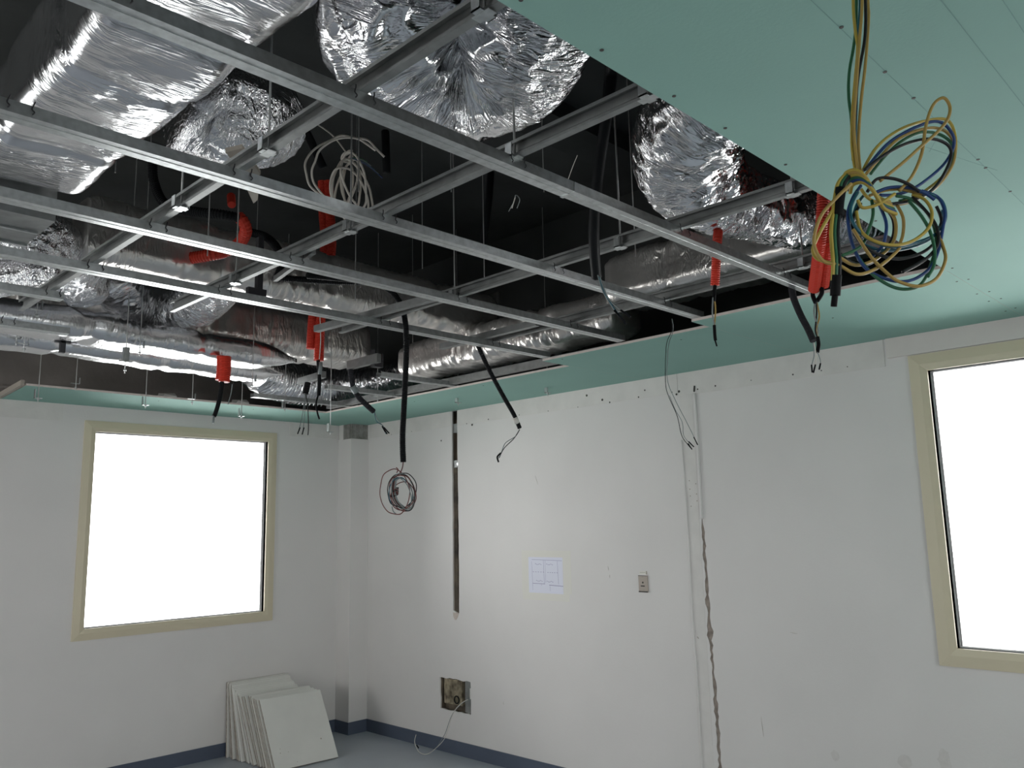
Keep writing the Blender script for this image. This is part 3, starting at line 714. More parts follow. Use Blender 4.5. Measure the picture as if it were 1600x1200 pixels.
# bends between the ducts
f5 = flex([(0.7497,4.2149,2.88),(0.8337,3.8475,2.87),(0.9502,3.7055,2.86),(1.0962,3.8225,2.85),(1.3267,4.2028,2.86)], lambda t: 0.125, 0.018, 18, 8, segs=110, step=0.006, fine=0.006)
solo('foil_duct', f5, 'foil_c', 'crumpled foil elbow at the left edge, below the grey metal box', 'air duct', None, True)
f6 = flex([(1.4425,4.2071,2.95),(1.6351,4.4593,2.89),(1.8225,4.4518,2.85),(1.9251,4.246,2.88),(1.9022,3.9468,2.95)], lambda t: 0.13, 0.014, 26, 9, segs=100, step=0.007, inner=(1.6363,3.9642,2.9))
solo('foil_duct', f6, 'foil', 'drooping foil bend joining the long middle duct and the lower one', 'air duct', None, True)
f7 = flex([(0.7164,4.328,2.68),(0.8476,3.8481,2.68),(0.9492,3.6168,2.68),(1.0291,3.5321,2.69)], lambda t: 0.078*(1-0.3*t), 0.009, 14, 12, segs=80, step=0.008, fine=0.004)
solo('foil_duct', f7, 'foil_c', 'loose sagging foil sleeve at the left edge under the fourth long channel', 'air duct', None, True)
# grey sheet-metal box at left
fc = thing('fan_unit', 'flat grey sheet-metal box at the left edge, between two long channels', 'air unit', (0.3, 3.1, 2.70))
obj('casing', MB().box((-1.2, 2.98, 2.70), (0.84, 3.30, 2.95)), 'dsteel', fc)
obj('slot_flange', MB().box((-1.2, 3.13, 2.694), (0.83, 3.145, 2.70)), 'steel', fc)
obj('front_flange', MB().box((-1.2, 3.29, 2.692), (0.84, 3.305, 2.70)), 'steel', fc)

# ------------------------------------------------------------------ conduits and cables
def wire(parts, name, label, cat, group=None, extra=None):
    """parts: list of (part name, pts, radius, material, corrugation pitch or None)"""
    allp = [Vector(p) for q in parts for p in q[1]]
    base = min(allp, key=lambda p: p.z); t = thing(name, label, cat, base, group)
    for q in parts:
        nm_, pts, r, m = q[:4]; pitch = q[4] if len(q) > 4 else None; closed = q[5] if len(q) > 5 else False
        c = cr(pts, 8, closed) if len(pts) > 2 else [Vector(p) for p in pts]
        if pitch:
            c = resample(c, pitch/2); rr = [r if i % 2 else r*0.86 for i in range(len(c))]
            obj(nm_, MB().tube(c, rr, 12), m, t, False)
        else:
            obj(nm_, MB().tube(c, r, 7), m, t, True)
    return t
RED = 0.0155
wire([('conduit', [(2.707, 1.104, ZS)]+[(2.6854,1.095,2.86),(2.5903,1.0722,2.71),(2.6184,1.112,2.55),(2.7642,1.2087,2.44)], 0.021, 'red', 0.008),
      ('conduit', [(2.7836,1.111,2.86),(2.6642,1.0787,2.71),(2.6704,1.1088,2.55),(2.7776,1.1791,2.45)], 0.019, 'red', 0.008),
      ('cable', [(2.7607,1.2117,2.44),(2.7709,1.2182,2.42),(2.7514,1.2025,2.39)], 0.008, 'btape'),
      ('cable', [(2.7706,1.1852,2.45),(2.7627,1.1819,2.42),(2.7769,1.2063,2.4)], 0.008, 'btape'),
      ('bare_wire', [(2.7691,1.21,2.397),(2.7502,1.21,2.3499),(2.7703,1.21,2.2958),(2.7555,1.21,2.2707)], 0.003, 'gwire'),
      ('bare_wire', [(2.7744,1.21,2.398),(2.7711,1.21,2.3534),(2.7496,1.21,2.2926),(2.7598,1.21,2.2667)], 0.003, 'bwire'),
      ('bare_wire', [(2.7796,1.21,2.3989),(2.7898,1.21,2.345),(2.7547,1.21,2.2934),(2.7649,1.21,2.2675)], 0.003, 'ochre'),
      ('tape_wrap', [(2.7602,1.21,2.2691),(2.7652,1.21,2.2425),(2.7496,1.21,2.2131)], 0.007, 'btape'),
      ('wire_tail', [(2.7204,1.21,2.2429),(2.722,1.21,2.1982),(2.6947,1.21,2.1569),(2.6955,1.21,2.1349)], 0.0016, 'gwire'),
      ('wire_tail', [(2.7306,1.21,2.2444),(2.7372,1.21,2.2002),(2.7257,1.21,2.1651),(2.7055,1.21,2.136)], 0.0016, 'white'),
      ('wire_tail', [(2.7496,1.21,2.2131),(2.7658,1.21,2.1926),(2.7675,1.21,2.1747),(2.7532,1.21,2.1527)], 0.0016, 'gwire'),
      ('wire_tip', [(2.6911,1.208,2.1606),(2.6911,1.208,2.1341)], 0.0028, 'btape'), ('wire_tip', [(2.7212,1.208,2.1643),(2.701,1.208,2.1352)], 0.0028, 'btape'), ('wire_tip', [(2.7629,1.208,2.1738),(2.7486,1.208,2.1519)], 0.0028, 'btape')],
     'red_conduit', 'pair of orange-red conduits hanging beside the yellow wire coil, black taped wires below', 'conduit', 'red corrugated conduits')
wire([('conduit', [(2.7316,1.537,2.8),(2.6732,1.5129,2.73),(2.6095,1.4853,2.66),(2.6234,1.5047,2.58),(2.639,1.5251,2.5)], 0.018, 'red', 0.008),
      ('cable', [(2.6301,1.52,2.4972),(2.6221,1.52,2.4665),(2.6141,1.52,2.4361)], 0.007, 'btape'),
      ('bare_wire', [(2.611,1.52,2.4476),(2.5993,1.52,2.3856),(2.6114,1.52,2.3398)], 0.0028, 'gwire'), ('bare_wire', [(2.62,1.52,2.4492),(2.6232,1.52,2.4016),(2.607,1.52,2.3391)], 0.0028, 'ochre'),
      ('tape_wrap', [(2.6075,1.52,2.344),(2.6071,1.52,2.3036),(2.6095,1.52,2.2873)], 0.006, 'btape'), ('wire_tip', [(2.6054,1.52,2.2891),(2.6159,1.52,2.2669)], 0.003, 'btape')],
     'red_conduit', 'single thin orange-red conduit under the curled foil hose, one taped wire end below', 'conduit', 'red corrugated conduits')
wire([('conduit', [(2.6226,4.15,3.7392),(2.6307,4.15,3.5482),(2.6442,4.15,3.3),(2.5805,4.15,2.9387),(2.5642,4.15,2.6854)], 0.026, 'red', 0.01),
      ('conduit', [(2.6486,4.12,3.7372),(2.661,4.12,3.5475),(2.6742,4.12,3.2992),(2.6182,4.12,2.9392),(2.6045,4.12,2.7434),(2.6026,4.12,2.617)], 0.031, 'red', 0.01),
      ('pull_cord', [(2.5841,4.085,2.8684),(2.5909,4.085,2.7354),(2.5846,4.085,2.6168)], 0.003, 'white'),
      ('cable', [(2.5983,4.12,2.6164),(2.6088,4.12,2.5152),(2.6066,4.12,2.4094)], 0.011, 'black'), ('cable_sleeve', [(2.6094,4.11,2.6049),(2.6064,4.11,2.5324)], 0.012, 'gwire'),
      ('wire_tail', [(2.6063,4.12,2.4207),(2.5904,4.12,2.363),(2.6,4.12,2.3079),(2.6135,4.12,2.2716)], 0.005, 'btape')],
     'red_conduit', 'long red conduit pair in the middle, ending in a black cable with a pale cord', 'conduit', 'red corrugated conduits')
wire([('conduit', [(2.0967,4.26,2.5967),(2.0991,4.26,2.5322),(2.0947,4.26,2.4531)], 0.033, 'red', 0.01),
      ('conduit', [(2.0853,4.29,2.6035),(2.0879,4.29,2.5353),(2.0831,4.29,2.4666)], 0.024, 'red', 0.01),
      ('cable', [(2.0836,4.26,2.4519),(2.0757,4.26,2.3695),(2.0536,4.26,2.2798),(2.0434,4.26,2.2615)], 0.012, 'black'), ('wire_tail', [(2.0434,4.26,2.2615),(2.0413,4.26,2.2231)], 0.006, 'gwire')],
     'red_conduit', 'short red conduit hanging above the far window with one black cable', 'conduit', 'red corrugated conduits')
wire([('conduit', [(1.6579,3.2952,3.02),(1.6768,3.2771,2.99),(1.6989,3.2996,2.96),(1.7108,3.3794,2.93),(1.6777,3.4454,2.9),(1.6117,3.4447,2.87),(1.5556,3.5143,2.86)], 0.028, 'red', 0.012),
      ('conduit', [(1.7236,3.4927,3.15),(1.7528,3.5614,3.22)], 0.02, 'red', 0.012)],
     'red_conduit', 'bent red conduit elbow on top of the long foil duct', 'conduit', 'red corrugated conduits')

wire([('conduit', [(2.7656,2.0331,3.775),(1.8196,1.3328,3.05),(1.8005,1.332,2.92),(1.814,1.37,2.8),(1.8646,1.4393,2.7),(1.9341,1.5177,2.6),(1.9834,1.5641,2.52),(2.0681,1.626,2.44)], 0.0175, 'black'),
      ('wire_tail', [(1.88,1.473,2.3729),(1.88,1.4564,2.3202),(1.88,1.4238,2.265),(1.88,1.4001,2.2317)], 0.0019, 'gwire'), ('wire_tail', [(1.88,1.4684,2.3679),(1.88,1.4496,2.3129),(1.88,1.4128,2.2532),(1.88,1.3785,2.2087)], 0.0019, 'teal'),
      ('wire_tail', [(1.88,1.466,2.3673),(1.88,1.4386,2.2969),(1.88,1.3945,2.2496)], 0.0019, 'gwire'),
      ('wire_tip', [(1.878,1.4159,2.2535),(1.878,1.3772,2.2062)], 0.0032, 'btape'), ('wire_tip', [(1.878,1.393,2.2489),(1.878,1.3604,2.2237)], 0.0032, 'btape')],
     'black_conduit', 'thick smooth black conduit crossing the nearest long channel, thin wires at its end', 'conduit', 'black conduits hanging from the plenum')
wire([('conduit', [(1.7825,2.92,2.688),(2.0377,2.92,2.7166),(2.176,2.92,2.7142),(2.2552,2.92,2.6692),(2.2919,2.92,2.5943),(2.3028,2.92,2.4613),(2.2916,2.92,2.2244),(2.2807,2.92,2.0505),(2.2843,2.92,1.9312)], 0.014, 'black', 0.008)],
     'black_conduit', 'long corrugated black hose hanging low with a wire coil at its end', 'conduit', 'black conduits hanging from the plenum')
wire([('conduit', [(2.8644,3.05,2.5781),(2.895,3.05,2.5248),(2.9661,3.05,2.4218),(3.0524,3.05,2.3116),(3.1265,3.05,2.2222),(3.1681,3.05,2.1532)], 0.0125, 'black', 0.009), ('tape_band', [(3.1257,3.045,2.2045),(3.1443,3.045,2.1785)], 0.0145, 'mtape'),
      ('wire_tail', [(3.1679,3.05,2.1463),(3.1324,3.05,2.1065),(3.0595,3.05,2.0687),(3.03,3.05,2.0238),(3.0057,3.05,1.9863)], 0.0022, 'gwire'), ('wire_tail', [(3.1679,3.05,2.1463),(3.1224,3.05,2.0958),(3.0492,3.05,2.0414),(3.0104,3.05,1.9898)], 0.0022, 'bwire'), ('wire_tip', [(3.0203,3.05,2.0134),(2.9966,3.05,1.9926),(3.0051,3.05,1.9665)], 0.0045, 'btape')],
     'black_conduit', 'slanting black conduit with a pale tape band, hanging right of the wall slot', 'conduit', 'black conduits hanging from the plenum')
wire([('conduit', [(2.7387,4,2.5659),(2.7623,4,2.4584),(2.7988,4,2.4051),(2.8674,4,2.3541),(2.9092,4,2.3269)], 0.017, 'grey', 0.011), ('conduit_tape', [(2.7509,3.99,2.4597),(2.778,3.99,2.4284)], 0.02, 'gwire'),
      ('wire_tail', [(2.9138,4,2.3273),(2.9374,4,2.2831),(2.9846,4,2.2364),(3.0227,4,2.2041)], 0.0024, 'gwire'), ('wire_tail', [(2.9138,4,2.3273),(2.9281,4,2.2709),(2.9751,4,2.2473),(2.9989,4,2.1988)], 0.0024, 'teal'),
      ('wire_tip', [(2.9771,3.99,2.235),(3.0151,3.99,2.2028)], 0.0042, 'btape'), ('wire_tip', [(2.9677,3.99,2.2343),(3.0009,3.99,2.198)], 0.0042, 'btape'), ('wire_tip', [(2.963,3.99,2.2417),(2.9866,3.99,2.2087)], 0.0042, 'btape')],
     'black_conduit', 'short dark conduit slanting from the ribbed duct, three wire ends before the right wall', 'conduit', 'black conduits hanging from the plenum')
wire([('conduit', [(2.7052,4.4,2.5331),(2.6889,4.4,2.46)], 0.02, 'black', 0.012), ('wire_tail', [(2.6889,4.4,2.46),(2.6777,4.4,2.3643),(2.6619,4.4,2.2848),(2.6416,4.4,2.2136)], 0.0022, 'gwire'),
      ('wire_tail', [(2.6933,4.4,2.4604),(2.7088,4.4,2.3669),(2.7156,4.4,2.2572),(2.7121,4.4,2.2101)], 0.003, 'bwire'), ('wire_tail', [(2.6933,4.4,2.4604),(2.687,4.4,2.3454),(2.6766,4.4,2.2157)], 0.0022, 'gwire'),
      ('wire_tip', [(2.6522,4.39,2.2521),(2.6356,4.39,2.2123)], 0.0038, 'btape'), ('wire_tip', [(2.6785,4.39,2.2538),(2.6663,4.39,2.2103)], 0.0038, 'btape')],
     'black_conduit', 'stubby black conduit end under the ribbed duct with three thin wires', 'conduit', 'black conduits hanging from the plenum')
wire([('conduit', [(3.122,1.4572,2.6),(3.0514,1.4215,2.515),(3.0218,1.3853,2.43),(3.0165,1.3551,2.36),(3.0075,1.3348,2.31)], 0.0135, 'grey', 0.007)],
     'black_conduit', 'dark grey conduit slanting to the taped wires beside the red conduit pair', 'conduit', 'black conduits hanging from the plenum')
wire([('conduit', [(1.3873,3.5884,3.3),(1.4033,3.5945,3.2),(1.4223,3.5102,3.08),(1.4832,3.3713,3.02),(1.5567,3.2513,2.99),(1.6288,3.2369,2.99)], 0.022, 'black', 0.012)],
     'black_conduit', 'curved black hose in the plenum leading into the bent red conduit', 'conduit', 'black conduits in the plenum')
wire([('conduit', [(1.8178,3.5243,3.05),(1.8516,3.4021,3),(1.8393,3.2658,2.9),(1.8147,3.1852,2.8),(1.7736,3.1533,2.72)], 0.02, 'black', 0.012)],
     'black_conduit', 'black hose arching over the long foil duct right of the bent red conduit', 'conduit', 'black conduits in the plenum')
wire([('conduit', [(1.8492,3.3111,2.78),(1.9286,3.2681,2.78),(2.082,3.1879,2.78),(2.1989,3.0995,2.78)], 0.016, 'black', 0.009)],
     'black_conduit', 'horizontal ribbed black hose lying along the front of the long foil duct', 'conduit', 'black conduits in the plenum')
for pa, s in (([(1.6799,2.824,3.3),(1.7471,2.8576,3.25),(1.8109,2.8574,3.15)], 'slanting black hose above the white cable coil'),
              ([(2.104,2.8181,3.4),(2.1057,2.81,3.2)], 'thick black hose hanging right of the white cable coil'),
              ([(2.7629,2.8189,3.4),(2.699,2.7759,3.2),(2.6953,2.8283,2.95)], 'thin black hose in the dark middle of the plenum'),
              ([(2.2996,1.703,3.35),(2.3669,1.7674,3.3),(2.366,1.7811,3.2)], 'black hose end behind the green ceiling edge')):
    wire([('conduit', pa, 0.018, 'black')], 'black_conduit', s, 'conduit', 'black conduits in the plenum')
wire([('wire_strand', [(3.0674,2,2.5351),(3.0677,2,2.4855),(3.0218,2,2.4208),(3.0051,2,2.3471),(2.9944,2,2.2327),(3.0137,2,2.1785),(3.0701,2,2.0989),(3.0968,2,2.0164),(3.1433,2,1.9767),(3.1722,2,1.9584)], 0.0016, 'bwire'),
      ('wire_strand', [(3.0725,2,2.536),(3.0779,2,2.4871),(3.0362,2,2.4171),(3.0199,2,2.349),(3.0105,2,2.2485),(3.062,2,2.1688),(3.1434,2,2.076),(3.1893,2,2.0219),(3.2165,2,1.9834)], 0.0016, 'gwire'),
      ('wire_strand', [(3.0191,2,2.1846),(3.0578,2,2.1261),(3.1076,2,2.0735),(3.112,2,2.0173),(3.1545,2,1.9858),(3.189,2,1.9705)], 0.0014, 'gwire'),
      ('wire_tip', [(3.1408,1.998,1.9821),(3.169,1.998,1.958)], 0.0026, 'btape'), ('wire_tip', [(3.1468,1.998,1.9909),(3.1858,1.998,1.9702)], 0.0026, 'btape'), ('wire_tip', [(3.1904,1.998,2.0132),(3.2183,1.998,1.9804)], 0.0026, 'btape')],
     'loose_wires', 'thin loose wires hanging before the seam strip of the right wall', 'wire')
wire([('wire_strand', [(2.4655,4.9,2.5673),(2.4591,4.9,2.5049),(2.4403,4.9,2.4335)], 0.003, 'gwire'), ('wire_strand', [(2.4941,4.9,2.6201),(2.4785,4.9,2.5687),(2.4845,4.9,2.644),(2.4987,4.9,2.6123)], 0.002, 'bwire')], 'loose_wires', 'faint thin wire hanging right of the short red conduit above the window', 'wire')
# wire from the wall cut-out down to the floor
wire([('wire_strand', [(4.252,4.681,0.401),(4.235,4.725,0.3761),(4.2,4.7563,0.3334),(4.2,4.7993,0.2745),(4.2,4.8432,0.1796),(4.2,4.8869,0.1065),(4.1,4.856,0.0734),(3.98,4.8121,0.061),(3.98,4.9048,0.0586),(3.98,4.9553,0.1156),(3.98,4.9404,0.1702)], 0.0022, 'white'),
      ('wire_strand', [(4.254,4.6832,0.4004),(4.235,4.7321,0.3663),(4.2,4.7634,0.3236),(4.2,4.8136,0.2637),(4.2,4.872,0.1532),(4.2,4.9157,0.1021),(4.15,4.9007,0.0653)], 0.0022, 'gwire'),
      ('wire_tip', [(3.98,4.9335,0.1016),(3.98,4.9118,0.0834)], 0.0045, 'btape')],
     'loose_wires', 'pale wires coming out of the wall cut-out and trailing onto the floor', 'wire')

# small coil on the long black hose
cy = 2.82
parts = [('lead', [(2.2879,2.92,1.9938),(2.2843,2.92,1.9312),(2.2225,2.85,1.8939),(2.1821,2.82,1.8664)], 0.0024, 'brown')]
rnd = random.Random(3)

ex = Vector((0.702, -0.712, 0)); ez = Vector((0, 0, 1)); en = Vector((0.705, 0.69, 0))
def ring_pts(c, rx, rz, tilt, depth=0.0, n=14, a0=0.0, sweep=2*PI, seed=0):
    rr = random.Random(seed); out = []
    for i in range(n):
        a = a0+sweep*i/(n if sweep > 6 else n-1); x = rx*math.cos(a); z = rz*math.sin(a)
        j = 1+rr.uniform(-0.04, 0.04)
        out.append(c+(ex*(x*math.cos(tilt)-z*math.sin(tilt))+ez*(x*math.sin(tilt)+z*math.cos(tilt)))*j+en*(depth*math.sin(a*1.0+seed)+rr.uniform(-0.004, 0.004)))
    return out
K = 0.00283
cc = Vector((2.1923,2.82,1.7964))
for i, (dx, dz, rx, rz, m_, tl) in enumerate(((-9, 0, 22, 34, 'brown', 0.15), (2, 2, 21, 26, 'bwire', -0.1), (4, 0, 16, 27, 'gwire', 0.25), (3, -2, 19, 27, 'brown', 0.2), (1, -3, 14, 24, 'gwire', 0.3), (6, -1, 15, 28, 'bwire', 0.25), (3, -6, 18, 21, 'brown', -0.1), (5, -3, 12, 25, 'gwire', 0.35), (0, -4, 17, 24, 'teal', 0.1))):
    parts.append(('wire_loop', ring_pts(cc+ex*dx*K+ez*dz*K, rx*K, rz*K, tl, 0.02, seed=i), 0.0021, m_, None, True))
for k in range(4):
    o_ = cc+ex*(-11+1.4*k)*K+ez*0
    parts.append(('bundled_wires', [o_+ez*22*K, o_+ez*10*K-ex*1.5*K, o_-ez*4*K-ex*2*K, o_-ez*16*K+ex*3*K, o_-ez*24*K+ex*12*K], 0.0052, ('brown', 'bwire', 'brown', 'gwire')[k]))
wk_ = cc+ex*(-9.5)*K-ez*1*K
for k in range(5):
    parts.append(('tie_wrap', ring_pts(wk_+ez*(2.2*k-4)*K+ex*(0.4*k)*K, 5*K, 1.6*K, 0.3, 0.012, 8, seed=20+k), 0.0022, 'brown' if k % 2 else 'bwire', None, True))
parts.append(('wire_end', [cc+ex*-13*K-ez*22*K, cc+ex*-11*K-ez*29*K, cc+ex*-7*K-ez*33*K], 0.0022, 'gwire'))
parts.append(('wire_end', [cc+ex*-6*K+ez*28*K, cc+ex*-4*K+ez*33*K, cc+ex*-7*K+ez*36*K], 0.0022, 'brown'))
wire(parts, 'wire_coil', 'small coil of red-brown and dark wires hanging at the end of the long black hose', 'wire coil')

# white cable coil in the plenum
cc = Vector((1.6621,2.4368,2.95)); K = 0.00235; parts = []
for i, (dx, dz, rx, rz, tl, dp, a0, sw) in enumerate(((-4, 2, 62, 52, 0.3, 0.05, 0.2, 4.1), (-4, -2, 56, 46, 0.25, 0.06, 0.4, 3.9), (4, -20, 22, 46, 0.2, 0.05, 0, 7), (-6, -22, 20, 48, -0.15, 0.05, 0, 7), (2, -24, 14, 50, 0.1, 0.05, 0, 7), (-12, -20, 12, 46, -0.1, 0.04, 0, 7), (10, -24, 16, 44, 0.35, 0.05, 0, 7), (-2, -40, 26, 40, 0.3, 0.05, 0, 7))):
    cl_ = sw > 6
    parts.append(('cable_loop', ring_pts(cc+ex*dx*K+ez*dz*K, rx*K, rz*K, tl, dp, a0=a0, sweep=2*PI if cl_ else sw, seed=40+i), 0.0042, 'white', None, cl_))
for k in range(5):
    parts.append(('wire_end', [cc+ex*(-2)*K+ez*24*K, cc+ex*(14+3*k)*K+ez*(22-3*k)*K, cc+ex*(26+6*k)*K+ez*(16-7*k)*K], 0.0016, ('green', 'gwire', 'teal', 'gwire', 'blue')[k]))
parts.append(('cable_lead', [cc+ex*-6*K+ez*30*K, cc+ex*-30*K+ez*62*K, cc+ex*-60*K+ez*85*K], 0.003, 'white'))
for k in range(3):
    parts.append(('cable_wrap', ring_pts(cc+ex*(-6)*K+ez*(24+3*k)*K, 9*K, 4*K, 0.2, 0.02, 8, seed=60+k), 0.004, 'white', None, True))
wire(parts, 'cable_coil', 'tangled coil of white cables hung in the dark plenum', 'cable coil')
# loose bright wire ends deeper in the plenum
wire([('wire_strand', [(2.2853,2.2321,2.9),(2.2283,2.1471,2.9),(2.1878,2.097,2.9),(2.231,2.1182,2.9),(2.2856,2.1853,2.9)], 0.0018, 'gwire'), ('wire_strand', [(2.2703,2.1992,2.9),(2.1996,2.112,2.9)], 0.0022, 'white'), ('wire_strand', [(2.2419,1.8831,2.9),(2.1505,1.7771,2.9),(2.0944,1.7089,2.9)], 0.0014, 'white')], 'loose_wires', 'small bright wire twist in the dark plenum between the first two long channels', 'wire')

